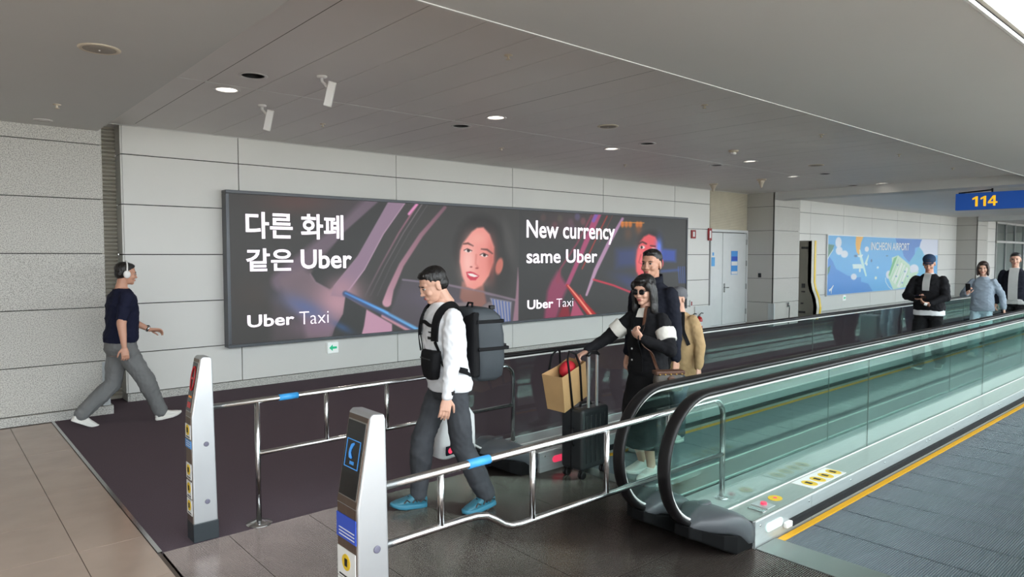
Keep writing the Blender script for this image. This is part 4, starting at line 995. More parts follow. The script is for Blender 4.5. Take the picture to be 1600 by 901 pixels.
def head_parts(c, s, yaw, pitch, roll=0., skin='skin'):
    R = (Matrix.Rotation(yaw, 3, 'Z') @ Matrix.Rotation(pitch, 3, 'Y') @ Matrix.Rotation(roll, 3, 'X'))
    P = lambda x, y, z: c+R @ (V(x, y, z)*s)
    m = MB(); e = lambda p, r, n=16, k=11: m.ell(P(*p), tuple(q*s for q in r), n, k, R)
    e((-.012, 0, .036), (.097, .077, .084), 20, 14); e((.018, 0, -.018), (.074, .066, .088), 20, 14); e((.030, 0, -.066), (.055, .052, .048)); e((.064, 0, -.094), (.024, .028, .02))
    e((.066, 0, .03), (.026, .054, .018)); e((.092, 0, -.012), (.013, .0105, .034)); e((.103, 0, -.030), (.0135, .013, .011)); e((.096, .012, -.034), (.008, .008, .007)); e((.096, -.012, -.034), (.008, .008, .007))
    e((.060, .040, -.03), (.026, .022, .024)); e((.060, -.040, -.03), (.026, .022, .024)); e((.082, 0, -.064), (.013, .025, .014))
    for y in (-1, 1):
        e((-.008, y*.078, -.008), (.020, .008, .032)); e((-.012, y*.076, -.03), (.012, .009, .014))
    m.tube([P(-.022, 0, -.05), P(-.03, 0, -.11), P(-.04, 0, -.17)], [.054*s, .053*s, .058*s], 14)
    co, f = remesh(m, .0048*s, 3)
    out = [(co, f, skin)]
    for y in (-1, 1):
        q = MB(); q.ell(P(.079, y*.031, .006), tuple(k*s for k in (.0105, .0135, .0068)), 12, 8, R); out.append((q.v, q.f, 'eye_white'))
        q = MB(); q.ell(P(.0885, y*.031, .006), tuple(k*s for k in (.0035, .0058, .0062)), 10, 8, R); out.append((q.v, q.f, 'iris'))
        q = MB(); q.tube([P(.090, y*.016, .022), P(.0905, y*.030, .027), P(.080, y*.048, .023)], [.0028*s, .004*s, .0022*s], 8); out.append((q.v, q.f, 'hair_black'))
        q = MB(); q.tube([P(.0895, y*.018, .011), P(.0915, y*.030, .0145), P(.084, y*.044, .010)], [.0018*s]*3, 6); out.append((q.v, q.f, 'hair_black'))
    q = MB(); q.ell(P(.093, 0, -.0595), tuple(k*s for k in (.006, .022, .0042)), 12, 8, R); q.ell(P(.0925, 0, -.0675), tuple(k*s for k in (.006, .019, .0052)), 12, 8, R); out.append((q.v, q.f, 'lips'))
    return out, P, R

def hair(style, P, R, s, mat, parent):
    m = MB(); e = lambda p, r: m.ell(P(*p), tuple(q*s for q in r), 18, 12, R)
    if style == 'short':
        e((-.022, 0, .052), (.098, .083, .080)); e((.016, 0, .088), (.066, .066, .034)); e((-.05, 0, .0), (.064, .076, .066)); e((.052, .0, .090), (.030, .052, .020))
    elif style == 'bob':
        e((-.024, 0, .054), (.104, .089, .084)); e((-.05, 0, -.02), (.07, .088, .10)); e((.042, .0, .094), (.05, .058, .026))
        for y in (-1, 1): e((.0, y*.082, -.03), (.058, .024, .095)); e((.045, y*.066, .045), (.03, .026, .045)); e((.02, y*.08, -.09), (.045, .022, .05))
        e((-.06, 0, -.10), (.05, .08, .06))
    elif style == 'long':
        e((-.024, 0, .058), (.108, .094, .086)); e((-.055, 0, -.03), (.07, .096, .12)); e((.04, 0, .098), (.055, .062, .028))
        for y in (-1, 1): e((-.005, y*.088, -.05), (.058, .028, .13)); e((.05, y*.068, .05), (.03, .028, .045)); e((.005, y*.088, -.15), (.05, .03, .08))
        e((-.065, 0, -.15), (.05, .09, .09))
    elif style == 'beanie':
        e((-.02, 0, .062), (.108, .09, .078)); e((-.045, 0, .03), (.08, .088, .06)); e((.03, 0, .07), (.068, .07, .05))
    co, f = remesh(m, .0065*s, 2, .0016*s if style == 'short' else (.002*s if style != 'beanie' else .0), 70, 3)
    return multi('beanie' if style == 'beanie' else 'hair', [(co, f, mat)], parent)

def shoe(parent, ank, pitch, yaw, s, mat, solemat, lace=None):
    R = Matrix.Rotation(yaw, 3, 'Z') @ Matrix.Rotation(pitch, 3, 'Y'); Q = lambda x, y, z: ank+R @ (V(x, y, z)*s)
    prof = [(-.062, .026, .05), (-.05, .034, .075), (-.02, .037, .088), (.03, .04, .085), (.07, .043, .068), (.11, .047, .052), (.15, .046, .042), (.18, .036, .034), (.20, .018, .024)]
    m = MB(); rr = []
    for x, hw, h in prof:
        r = []
        for q in range(14):
            a = 2*PI*q/14; c_, s_ = math.cos(a), math.sin(a); zz = -.062+h*(.5+.5*math.copysign(abs(s_)**.75, s_)); r.append(Q(x, hw*math.copysign(abs(c_)**.7, c_), zz))
        rr.append(r)
    m.loft(rr); m.tube([Q(-.012, 0, -.03), Q(-.008, 0, .03)], [.043*s, .042*s], 12)
    co, f = remesh(m, .006*s, 2); o = multi('shoe', [(co, f, mat)], parent)
    outl = [(-.068, 0), (-.06, .03), (-.02, .04), (.04, .043), (.11, .052), (.16, .048), (.195, .03), (.21, 0)]; outl = outl+[(x, -y) for x, y in outl[-2:0:-1]]
    b = MB(); b.loft([[Q(x*k, y*k, z+max(0, x-.13)*.25) for x, y in outl] for z, k in ((-.082, .95), (-.076, 1), (-.058, 1.0), (-.052, .97))]); b.build('sole', solemat, o, True)
    if mat == 'shoe_teal':
        for k in (1, -1):
            for (a_, b_) in ((-.045, .0), (.02, .055), (.075, .12)): MB().tube([Q(a_, k*.040, -.03), Q((a_+b_)/2, k*.0445, -.012), Q(b_, k*.044, -.034)], .006*s, 6).build('overlay', 'shoe_dark', o)
        MB().tube([Q(-.012, 0, .026), Q(-.008, 0, .036)], .043*s, 14).build('collar_lining', 'shoe_dark', o)
    if lace:
        l = MB()
        for k in range(4): l.tube([Q(.035+.02*k, -.022, .024-.014*k), Q(.04+.02*k, 0, .032-.014*k), Q(.035+.02*k, .022, .024-.014*k)], .003*s, 6)
        stuff(l.build('laces', lace, o))
    return o

def person(label, x, y, heading, H, sp):
    """sp: joints and clothing. local frame: x forward, y to the left, z up"""
    s = H/1.75; bw = sp.get('bw', 1.); root = thing('person', label, 'person', (x, y, 0), math.radians(heading))
    hz = sp.get('hip', .905)*s; lean = sp.get('lean', .02); skin = sp.get('skin', 'skin')
    feet = sp['feet']; sh = {}; pieces = []
    zs = 1.425*s; top = V(lean, 0, zs)
    hips = {}; knees = {}; anks = {}
    for sd, k in (('L', 1), ('R', -1)):
        f_, l_, z_, pit, yw = feet[sd]; h_ = V(0, k*.088*s*bw, hz); a_ = V(f_, l_, .082*s+z_)
        kn, a_ = ik(h_, a_, .43*s, .425*s, V(1, k*.08, 0)); hips[sd], knees[sd], anks[sd] = h_, kn, a_
    el = {}; wri = {}; hd_ = {}
    for sd, k in (('L', 1), ('R', -1)):
        hd0 = sp['hands'][sd]; S = V(lean, k*.172*s*min(bw, 1.12), zs-.036*s); w_ = V(*hd0['p'])*1.0
        e_, w_ = ik(S, w_, .29*s, .255*s, V(*hd0.get('pole', (-1, k*.35, -.1)))); sh[sd], el[sd], wri[sd] = S, e_, w_
    # body: one skin
    m = MB(); W = [(.80, .13, .10, 0), (.88, .165, .115, -.005), (.96, .158, .108, 0), (1.06, .140, .098, .005), (1.18, .152, .108, .005), (1.30, .165, .112, 0), (1.39, .150, .095, -.005), (1.45, .085, .065, -.01), (1.49, .055, .052, -.008)]
    W = [(z*(hz/s/.905) if z < 1 else z, a*bw, b*(bw**1.3), o) for z, a, b, o in W]
    torso_rings(m, W, lean, s, zs)
    for sd in 'LR':
        limb(m, [hips[sd], knees[sd], anks[sd]], [.082*s*bw, .055*s, .038*s]); limb(m, [sh[sd], el[sd], wri[sd]], [.05*s*bw, .041*s*bw, .027*s])
    co, f = remesh(m, .012, 4); pieces.append((co, f, skin))
    hp = sp.get('head', (lean*1.3+.03, 0, 1.635)); hc = V(hp[0], hp[1], hp[2]*s)
    hpz, P, R = head_parts(hc, s*sp.get('hs', 1.), math.radians(sp.get('yaw', 0)), math.radians(sp.get('pitch', 5)), 0, skin); pieces += hpz
    limbm = MB(); limb(limbm, [V(lean, 0, 1.42*s), P(-.03, 0, -.10)], [.058*s, .052*s]); co, f = remesh(limbm, .008, 2); pieces.append((co, f, skin))
    for sd, k in (('L', 1), ('R', -1)):
        hd0 = sp['hands'][sd]; d = hd0.get('d'); d = V(*d) if d else (wri[sd]-el[sd]); n_ = V(*hd0.get('n', (0, -k, 0)))
        # thumb side: d x n points to it for the left hand mirrored for the right
        hco, hf = hand(wri[sd], d, n_, hd0.get('th', k), hd0.get('curl', .35), s); pieces.append((hco, hf, skin))
    multi('body', pieces, root)
    # trousers or skirt
    c = sp['clothes']; info = {'P': P, 'R': R, 's': s, 'root': root, 'wr': wri, 'el': el, 'sh': sh, 'anks': anks, 'knees': knees, 'hips': hips, 'lean': lean, 'hz': hz}
    if 'skirt' in c:
        mat, zl, r0, r1 = c['skirt']; m = MB(); torso_rings(m, [(zl, r1*1.08, r1*1.08, .03), (zl+.2, r1*1.08, r1*1.1, .03), (.65, .205, .195, .03), (.85, .19, .15, .01), (.98, .165, .118, 0), (1.08, .15, .105, 0)], lean, s, zs)
        co, f = remesh(m, .011, 3, .007, 9, 5); multi('skirt', [(co, f, mat)], root)
    if 'pants' in c:
        mat, r_ = c['pants']; m = MB(); k = hz/s/.905
        torso_rings(m, [(.80*k, .14*bw, .115*bw, 0), (.87*k, .178*bw, .13*bw**1.3, -.005), (.95*k, .172*bw, .122*bw**1.3, 0), (1.02, .158*bw, .114*bw**1.3, .0)], lean, s, zs)
        for sd in 'LR':
            lo = anks[sd]+V(0, 0, .01); kn = knees[sd]; limb(m, [hips[sd], kn, kn.lerp(lo, .97)], [.098*s*bw, r_[0]*s, r_[1]*s])
        co, f = remesh(m, .010, 4, .010, 12, 2); multi('trousers', [(co, f, mat)], root)
    if 'inner' in c:
        mat = c['inner']; m = MB(); torso_rings(m, [(.84, .200*bw, .155*bw, 0), (.93, .196*bw, .150*bw, 0), (1.0, .168*bw, .122*bw, 0), (1.2, .162*bw, .122*bw, .01), (1.34, .165*bw, .120, .01), (1.42, .13, .095, .0), (1.47, .075, .07, -.005), (1.495, .062, .060, -.005)], lean, s, zs)
        co, f = remesh(m, .010, 3, .004, 12, 8); multi('undershirt', [(co, f, mat)], root)
    tops = c['top']; mat, hem, infl, frac, cuff = tops[:5]; m = MB(); wv = tops[5] if len(tops) > 5 else .008; i_ = infl
    torso_rings(m, [(hem, .168*bw+i_, .118*bw**1.3+i_, 0), (hem+.06, .172*bw+i_, .124*bw**1.3+i_, 0), (1.05, .152*bw+i_*1.2, .110*bw**1.3+i_*1.1, .008), (1.18, .160*bw+i_, .118*bw**1.2+i_, .008), (1.30, .170*bw+i_*.8, .118*bw+i_*.8, .0), (1.39, .158*bw+i_*.6, .102*bw**1.3+i_*.6, -.006), (1.445, .098*bw+i_*.5, .074*bw**1.3+i_*.5, -.01), (1.482, .066*bw**.7+i_*.4, .062*bw**.7+i_*.3, -.008)], lean, s, zs)
    for sd in 'LR':
        a, e_, w_ = sh[sd], el[sd], wri[sd]; q = max(.047*s*bw+i_*.5, .05*s*bw+.016)
        if frac < 1: limb(m, [a, a.lerp(e_, frac)], [q, cuff*s])
        else: limb(m, [a, a.lerp(e_, .35), e_, e_.lerp(w_, frac-1)], [q, q*1.12, q*.98, cuff*s])
    co, f = remesh(m, .0085, 4, wv, 15, 6); top_o = multi(tops[6] if len(tops) > 6 else 'shirt', [(co, f, mat)], root)
    info['bvh'] = BVHTree.FromPolygons([tuple(q) for q in co], f); info['top'] = top_o
    # shoes
    sm_, sl_, lc = c['shoes']
    for sd in 'LR':
        f_, l_, z_, pit, yw = feet[sd]; shoe(root, anks[sd], math.radians(pit), math.radians(yw), s, sm_, sl_, lc)
    hr = sp.get('hair')
    if hr: hair(hr[0], P, R, s*sp.get('hs', 1.), hr[1], root)
    return root, info

def strap(bvh, pts, width, th, mat, name, parent, sub=6, off=.004):
    """flat band laid over a surface along the given points"""
    pts = [Vector(p) for p in pts]; P = []
    for i in range(len(pts)-1):
        for k in range(sub): P.append(pts[i].lerp(pts[i+1], k/sub))
    P.append(pts[-1]); S = []
    for p in P:
        loc, nr, _, dist = bvh.find_nearest(p); S.append((loc+nr*off, nr))
    for _ in range(4):
        S = [S[0]]+[((S[i-1][0]+S[i][0]*2+S[i+1][0])/4, (S[i-1][1]+S[i][1]+S[i+1][1]).normalized()) for i in range(1, len(S)-1)]+[S[-1]]
    r = []
    for i, (p, n_) in enumerate(S):
        t_ = S[min(i+1, len(S)-1)][0]-S[max(i-1, 0)][0]
        t_ = t_.normalized() if t_.length > 1e-6 else V(0, 0, 1); b = t_.cross(n_).normalized()*width/2
        r.append([p-b, p+b, p+b+n_*th, p-b+n_*th])
    return MB().loft(r).build(name, mat, parent)
def patch_on(bvh, c, w_, h_, mat, name, parent, off=.006):
    loc, n_, _, d = bvh.find_nearest(Vector(c)); up = V(0, 0, 1); r = up.cross(n_).normalized(); u = n_.cross(r); p = loc+n_*off
    v = [p-r*w_/2-u*h_/2, p+r*w_/2-u*h_/2, p+r*w_/2+u*h_/2, p-r*w_/2+u*h_/2]
    return MB().add(v+[q-n_*.012 for q in v], [(0, 1, 2, 3), (7, 6, 5, 4), (0, 4, 5, 1), (1, 5, 6, 2), (2, 6, 7, 3), (3, 7, 4, 0)]).build(name, mat, parent)
def world(root, p):
    h = root.rotation_euler[2]; return V(root.location[0]+p[0]*math.cos(h)-p[1]*math.sin(h), root.location[1]+p[0]*math.sin(h)+p[1]*math.cos(h), root.location[2]+p[2])

# --- man with headphones, striding along the carpet
r1, i1 = person('man in navy shirt and grey trousers with white headphones striding past the stone wall', 1.63, 8.27, 0, 1.73, dict(
    bw=1.2, hip=.852, lean=.03, skin='skin_b', pitch=6, yaw=0,
    feet={'R': (.36, -.07, 0.0, -8, -4), 'L': (-.37, .08, .05, 28, 4)},
    hands={'R': dict(p=(-.03, -.32, .86), pole=(-1, -.3, 0), curl=.5, n=(0, 1, 0)), 'L': dict(p=(.33, .17, .98), pole=(-.6, .6, -1), d=(1, -.15, -.1), n=(0, -.6, -1), curl=.45)},
    hair=('short', 'hair_black'),
    clothes=dict(top=('navy_knit', .90, .016, .8, .062, .007, 'shirt'), pants=('grey_cloth', (.096, .082)), shoes=('shoe_white', 'sole_white', None))))
P = i1['P']; hpn = bpy.data.objects.new('headphones', None); COL.objects.link(hpn); hpn.parent = r1
MB().tube([P(-.01, .1*math.cos(a), .01+.128*math.sin(a)) for a in [PI*k/14 for k in range(15)]], .008, 8).build('headband', 'device_white', hpn, True)
for y in (-1, 1): MB().ell(P(-.008, y*.094, -.005), (.036, .02, .042), 16, 10).build('ear_cup', 'device_white', hpn, True)
w_ = i1['wr']['L']; d_ = (w_-i1['el']['L']).normalized()
MB().tube([w_-d_*.035, w_-d_*.012], .035, 16).build('watch_strap', 'steel', r1, True)
wt = MB().ell(w_-d_*.024+V(0, 0, .033), (.02, .02, .008), 14, 8).build('watch_face', 'phone_black', r1, True)
MB().tube([P(-.045, 0, -.165)+V(math.cos(a)*.062, math.sin(a)*.062, .01*math.cos(a)-.006) for a in [2*PI*k/16 for k in range(17)]], .012, 8).build('collar', 'navy_knit', r1, True)

# --- man with backpack in front
r2, i2 = person('man in white long sleeved shirt and washed black jeans looking down, wearing a backpack', 2.84, 3.93, 171, 1.76, dict(
    bw=1.0, hip=.905, lean=.06, skin='skin', pitch=24, yaw=-6, head=(.125, 0, 1.60),
    feet={'R': (.18, -.15, 0.0, -4, -6), 'L': (-.215, .14, .012, 8, 4)},
    hands={'L': dict(p=(.15, .25, .845), pole=(-1, .5, -.1), curl=.32, n=(-.3, -1, 0)), 'R': dict(p=(-.16, -.27, .82), pole=(-1, -.4, 0), curl=1.2, n=(0, 1, 0))},
    hair=('short', 'hair_black'),
    clothes=dict(top=('white_cotton', .86, .024, 1.95, .042, .007, 'shirt'), pants=('washed_denim', (.086, .076)), shoes=('shoe_teal', 'sole_teal', 'black_print'))))
b2 = i2['bvh']
patch_on(b2, (.26, .06, 1.24), .07, .02, 'black_print', 'chest_print', r2, .003); patch_on(b2, (.26, .065, 1.265), .04, .01, 'black_print', 'chest_print', r2, .003)
patch_on(b2, (.12, .26, .895), .045, .024, 'black_print', 'hem_label', r2, .004)
bp = thing('backpack', 'black and charcoal travel backpack on the back of the man in white', 'backpack', tuple(world(r2, (0, 0, 0))), r2.rotation_euler[2])
m = MB(); rr = []
for z, d0, d1, hw in ((.92, -.17, -.32, .13), (.95, -.155, -.37, .15), (1.05, -.15, -.39, .155), (1.25, -.13, -.385, .155), (1.38, -.115, -.36, .15), (1.43, -.11, -.30, .135), (1.445, -.12, -.25, .11)):
    c_ = (d0+d1)/2; h_ = (d0-d1)/2; rr.append([(c_+h_*math.copysign(abs(math.cos(a))**.4, math.cos(a)), hw*math.copysign(abs(math.sin(a))**.4, math.sin(a)), z) for a in [2*PI*k/24 for k in range(24)]])
m.loft(rr); m.build('pack_body', 'nylon_charcoal', bp, True)
m = MB().box(-.175, -.115, -.145, .145, .95, 1.42); m.build('back_padding', 'strap_black', bp, bevel=.02)
m = MB().box(-.36, -.14, -.158, .158, 1.335, 1.36); m.build('compression_strap', 'strap_black', bp, bevel=.004); MB().box(-.40, -.15, -.160, .160, 1.14, 1.165).build('compression_strap', 'strap_black', bp, bevel=.004)
MB().box(-.415, -.385, .06, .10, 1.13, 1.175).build('buckle', 'rubber', bp, bevel=.005); MB().tube([(-.16, -.04, 1.44), (-.17, -.03, 1.475), (-.17, .03, 1.475), (-.16, .04, 1.44)], .008, 8).build('grab_handle', 'strap_black', bp, True)
MB().box(-.30, -.26, .10, .13, 1.43, 1.46).build('buckle', 'rubber', bp, bevel=.005)
for k in (1, -1):
    strap(b2, [(-.10, k*.09, 1.40), (-.02, k*.105, 1.50), (.10, k*.115, 1.46), (.20, k*.125, 1.36), (.24, k*.135, 1.24)], .058, .016, 'strap_black', 'shoulder_strap', bp)
    strap(b2, [(.24, k*.135, 1.24), (.20, k*.17, 1.10), (.02, k*.25, 1.02), (-.12, k*.2, 1.0)], .024, .006, 'strap_black', 'adjuster_strap', bp)
strap(b2, [(.24, .125, 1.35), (.26, 0, 1.36), (.24, -.125, 1.35)], .024, .012, 'strap_black', 'chest_strap', bp, off=.014)
sb = thing('sling_bag', 'small black pouch worn on the front of the man in white', 'bag', tuple(world(r2, (0, 0, 0))), r2.rotation_euler[2])
m = MB(); rr = []
for z, hw, x1 in ((.965, .05, .215), (.985, .085, .232), (1.06, .115, .242), (1.12, .125, .24), (1.155, .125, .232), (1.165, .115, .22)):
    rr.append([((.15+x1)/2-.012+(x1-.15)/2*math.copysign(abs(math.cos(a))**.6, math.cos(a)), .075+hw*.85*math.copysign(abs(math.sin(a))**.6, math.sin(a)), z) for a in [2*PI*k/20 for k in range(20)]])
m.loft(rr); m.build('pouch', 'black_knit', sb, True); MB().box(.213, .2305, .0, .15, 1.108, 1.116).build('zip', 'rubber', sb)
strap(b2, [(.20, -.10, 1.15), (.18, -.14, 1.3), (.08, -.12, 1.47), (-.08, -.05, 1.44)], .035, .008, 'strap_black', 'strap', sb, off=.02)
strap(b2, [(.20, .12, 1.12), (.10, .22, 1.06), (-.06, .2, 1.02)], .03, .008, 'strap_black', 'strap', sb)
kb = thing('shopping_bag', 'white plastic airport shopping bag with navy label in the hand of the backpacker', 'bag', tuple(world(r2, (-.18, -.285, 0))), r2.rotation_euler[2]+math.radians(15))
m = MB(); rr = []
for z, hx, hy, ox in ((.29, .15, .05, 0), (.31, .185, .075, 0), (.45, .19, .085, -.01), (.58, .17, .07, -.01), (.68, .11, .045, 0), (.76, .035, .025, .01), (.79, .02, .02, .01)):
    rr.append([(ox+hx*math.copysign(abs(math.cos(a))**.7, math.cos(a)), hy*math.copysign(abs(math.sin(a))**.7, math.sin(a))+.012*math.sin(3*a+z*20), z) for a in [2*PI*k/28 for k in range(28)]])
m.loft(rr); m.build('bag_body', 'plastic_white', kb, True)
lb = MB().box(-.03, .17, .092, .104, .335, .405).build('label', 'dark_navy', kb, bevel=.012)
flat_text('KANSAI', (.17, .104, .335), (-1, 0, 0), (0, 0, 1), .075, .038, .185, .056, 'print_white', 'lettering', lb, .002, .01)
flat_text('AIRPORT', (.17, .104, .335), (-1, 0, 0), (0, 0, 1), .075, .012, .190, .030, 'print_white', 'lettering', lb, .002, .01)
m = MB(); m.lathe([(.022, 0), (.022, .002)], n=16); q = m.build('emblem', 'red_lamp', lb); q.rotation_euler = (-PI/2, 0, 0); q.location = (.132, .104, .37)

# --- woman with suitcase
r3, i3 = person('woman in sunglasses and black jacket with white sleeve stripes pushing a suitcase', 4.52, 3.47, 180, 1.64, dict(
    bw=.95, hip=.90, lean=.03, skin='skin', pitch=10, yaw=8,
    feet={'L': (.05, .08, 0.0, -2, 6), 'R': (-.05, -.09, .0, 2, -10)},
    hands={'R': dict(p=(.36, -.36, 1.02), pole=(-.5, -.7, -.5), d=(1, -.2, -.35), n=(0, .1, -1), curl=.75), 'L': dict(p=(.22, .10, 1.16), pole=(-.1, 1, -1), d=(.4, -.45, .7), n=(-1, 0, .3), curl=1.1)},
    hair=('long', 'hair_black'),
    clothes=dict(top=('black_cloth', .86, .03, 1.93, .046, .007, 'jacket'), skirt=('black_knit', .27, .17, .19), shoes=('shoe_white', 'sole_white', 'white_cotton'))))
b3 = i3['bvh']; P = i3['P']
for k in (1, -1): MB().ell(P(.096, k*.032, .004), (.010, .03, .022), 14, 10).build('sunglass_lens', 'phone_black', r3, True); MB().tube([P(.09, k*.06, .012), P(.0, k*.084, .012)], .004, 6).build('sunglass_arm', 'rubber', r3)
for k, sd in ((1, 'L'), (-1, 'R')):
    a, e_ = i3['sh'][sd], i3['el'][sd]; c0, c1 = a.lerp(e_, .34), a.lerp(e_, .72); q = .058*.94*.95+.03*.8
    m = MB(); m.tube([c0, c0.lerp(c1, .5), c1], [q*1.02+.004, q+.004, q*.95+.004], 20); co, f = remesh(m, .009, 2, .004, 15, 6); multi('sleeve_stripe', [(co, f, 'cream_knit')], i3['top'])
loc = b3.find_nearest(V(.25, 0, 1.26))[0]
strap(b3, [(.09, 0, 1.392), (.11, 0, 1.37), (.13, 0, 1.325)], .075, .006, 'cream_knit', 'top_front', r3, off=.002)
strap(b3, [(.25, .0, 1.24), (.25, 0, 1.1), (.25, 0, .9)], .10, .008, 'black_knit', 'dress_front', r3, off=.003)
for z in (1.2, 1.08, .96): MB().ell(b3.find_nearest(V(.3, -.075, z))[0]+V(.004, 0, 0), (.004, .008, .008), 10, 6).build('snap_button', 'device_white', i3['top'])
for k in (1, -1): strap(b3, [(.25, k*.055, 1.22), (.2, k*.075, 1.34), (.07, k*.085, 1.45)], .03, .006, 'black_knit', 'dress_strap', r3, off=.006)
hb = thing('handbag', 'small dark patterned handbag with gold studs hanging at the side of the woman', 'handbag', tuple(world(r3, (.14, .30, .84))), math.radians(150))
m = MB(); rr = []
for z, hx, hy in ((-.075, .10, .035), (-.07, .11, .045), (.0, .12, .05), (.07, .11, .04), (.08, .105, .03)): rr.append([(hx*math.copysign(abs(math.cos(a))**.5, math.cos(a)), hy*math.copysign(abs(math.sin(a))**.5, math.sin(a)), z) for a in [2*PI*k/20 for k in range(20)]])
m.loft(rr); m.build('bag_body', 'canvas_print', hb, True); MB().box(-.12, .12, -.047, .047, .055, .085).build('bag_rim', 'brown_leather', hb, bevel=.008)
for k in range(5): MB().ell((-.09+k*.045, .05, .06), (.007, .005, .007), 8, 6).build('stud', 'gold', hb)
for k in range(5): MB().ell((-.09+k*.045, -.05, .06), (.007, .005, .007), 8, 6).build('stud', 'gold', hb)
MB().ell((.0, -.055, .03), (.03, .008, .02), 12, 8).build('tassel', 'brown_leather', hb, True); MB().ell((.0, .055, .03), (.03, .008, .02), 12, 8).build('tassel', 'brown_leather', hb, True)
strap(b3, [(.12, .22, .90), (.2, .14, 1.05), (.22, .09, 1.2), (.16, .06, 1.35), (.05, .03, 1.45)], .022, .006, 'brown_leather', 'carry_strap', r3, off=.012)
su = thing('suitcase', 'upright black ribbed cabin suitcase with raised silver handle in front of the woman', 'suitcase', (4.15, 3.83, 0), math.radians(4))
m = MB().box(-.18, .18, -.115, .115, .075, .575); shell = m.build('shell', 'luggage_black', su, bevel=.03, bseg=4)
for k in range(5):
    x = -.12+k*.06; MB().box(x-.012, x+.012, -.121, -.112, .13, .52).build('rib', 'luggage_black', shell, bevel=.004); MB().box(x-.012, x+.012, .112, .121, .13, .52).build('rib', 'luggage_black', shell, bevel=.004)
MB().box(-.186, .186, -.004, .004, .072, .578).build('zip_line', 'rubber', shell); MB().tube([(-.188, -.03, .28), (-.205, -.03, .3), (-.205, -.03, .40), (-.188, -.03, .42)], .009, 8).build('side_handle', 'rubber', su, True)
MB().tube([(-.07, 0, .575), (-.06, 0, .60), (.06, 0, .60), (.07, 0, .575)], .01, 8).build('top_handle', 'rubber', su, True)
for x in (-.055, .055):
    MB().box(x-.011, x+.011, -.085, -.067, .56, 1.0).build('handle_tube', 'bollard_side', su, bevel=.003)
MB().tube([(-.07, -.076, 1.0), (-.04, -.076, 1.022), (.04, -.076, 1.022), (.07, -.076, 1.0)], .016, 10).build('handle_grip', 'rubber', su, True)
for x in (-.14, .14):
    for y in (-.08, .08):
        m = MB().box(x-.02, x+.02, y-.016, y+.016, .055, .08); wf_ = m.build('wheel_fork', 'rubber', su, bevel=.004)
        for dy in (-.014, .014): q = MB().lathe([(.02, -.008), (.032, -.006), (.032, .006), (.02, .008)], n=18).build('wheel', 'rubber', wf_, True); q.rotation_euler = (PI/2, 0, 0); q.location = (x, y+dy, .033)
pb = thing('paper_bag', 'brown paper shopping bag with black handles leaning on top of the suitcase', 'bag', (4.04, 3.93, .60), math.radians(10))
m = MB()
m.loft([[(-.17, -.085, 0), (.17, -.085, 0), (.17, .085, 0), (.0, .085, 0), (-.17, .085, 0)], [(-.172, -.09, .15), (.175, -.09, .15), (.19, .09, .15), (.0, .06, .15), (-.18, .09, .15)], [(-.18, -.095, .31), (.18, -.09, .31), (.2, .095, .31), (.0, .075, .31), (-.19, .095, .31)]], cap=False)
m.add([(-.17, -.085, 0), (.17, -.085, 0), (.17, .085, 0), (-.17, .085, 0)], [(0, 1, 2, 3)])
o_ = m.build('bag_body', 'kraft_paper', pb); so_ = o_.modifiers.new('solid', 'SOLIDIFY'); so_.thickness = .003
for y in (-.098, .098):
    MB().tube([(-.07, y, .0), (-.075, y, .15), (-.08, y, .31), (-.06, y*.8, .42), (.0, y*.6, .46), (.06, y*.8, .42), (.08, y, .31), (.075, y, .15), (.07, y, .0)], .009, 8).build('handle', 'strap_black', pb, True)
MB().ell((.04, 0, .28), (.09, .06, .07), 12, 8).build('contents', 'red_cloth', pb, True)
pb.rotation_euler = (math.radians(4), math.radians(-14), math.radians(10))

# --- tall man behind her
r4, i4 = person('tall man in black jacket with upright collar standing behind the woman with sunglasses', 5.02, 3.79, 180, 1.86, dict(
    bw=1.0, hip=.90, lean=.02, skin='skin_b', pitch=2, yaw=12, feet={'L': (.06, .12, 0, 0, 6), 'R': (-.06, -.12, 0, 0, -6)},
    hands={'L': dict(p=(.05, .27, .86)), 'R': dict(p=(.05, -.27, .86))}, hair=('short', 'hair_black'),
    clothes=dict(top=('dark_navy', .88, .028, 1.95, .046, .006, 'jacket'), pants=('black_cloth', (.08, .066)), shoes=('shoe_dark', 'sole_grey', None))))
P = i4['P']; strap(i4['bvh'], [(.25, 0, 1.5), (.25, 0, 1.42)], .07, .006, 'cream_knit', 'shirt_front', r4, off=.003)
MB().loft([[P(-.035, 0, -.135)+V(rr_*math.cos(a), rr_*math.sin(a), z+.02*math.cos(a+PI)) for a in [math.radians(35+290*k/20) for k in range(21)]] for rr_, z in ((.095, -.07), (.088, .0), (.082, .035), (.074, .03), (.078, -.06))], cap=False).build('collar', 'dark_navy', r4, True)
# --- short person in tan coat
r5, i5 = person('short person in tan coat and grey knitted cap on the moving walkway', 5.68, 3.97, 180, 1.49, dict(
    bw=1.05, hip=.90, lean=.02, pitch=4, yaw=-5, feet={'L': (.12, .08, 0, -4, 4), 'R': (-.12, -.08, .0, 8, -4)},
    hands={'L': dict(p=(.06, .25, .74)), 'R': dict(p=(.05, -.25, .74))}, hair=('beanie', 'beanie_grey'),
    clothes=dict(top=('tan_cloth', .70, .035, 1.95, .05, .006, 'coat'), pants=('dark_denim', (.08, .075)), shoes=('shoe_white', 'sole_white', None))))
strap(i5['bvh'], [(.1, .10, 1.3), (.16, .12, 1.1), (.12, .2, .95)], .035, .01, 'strap_black', 'shoulder_strap', r5)

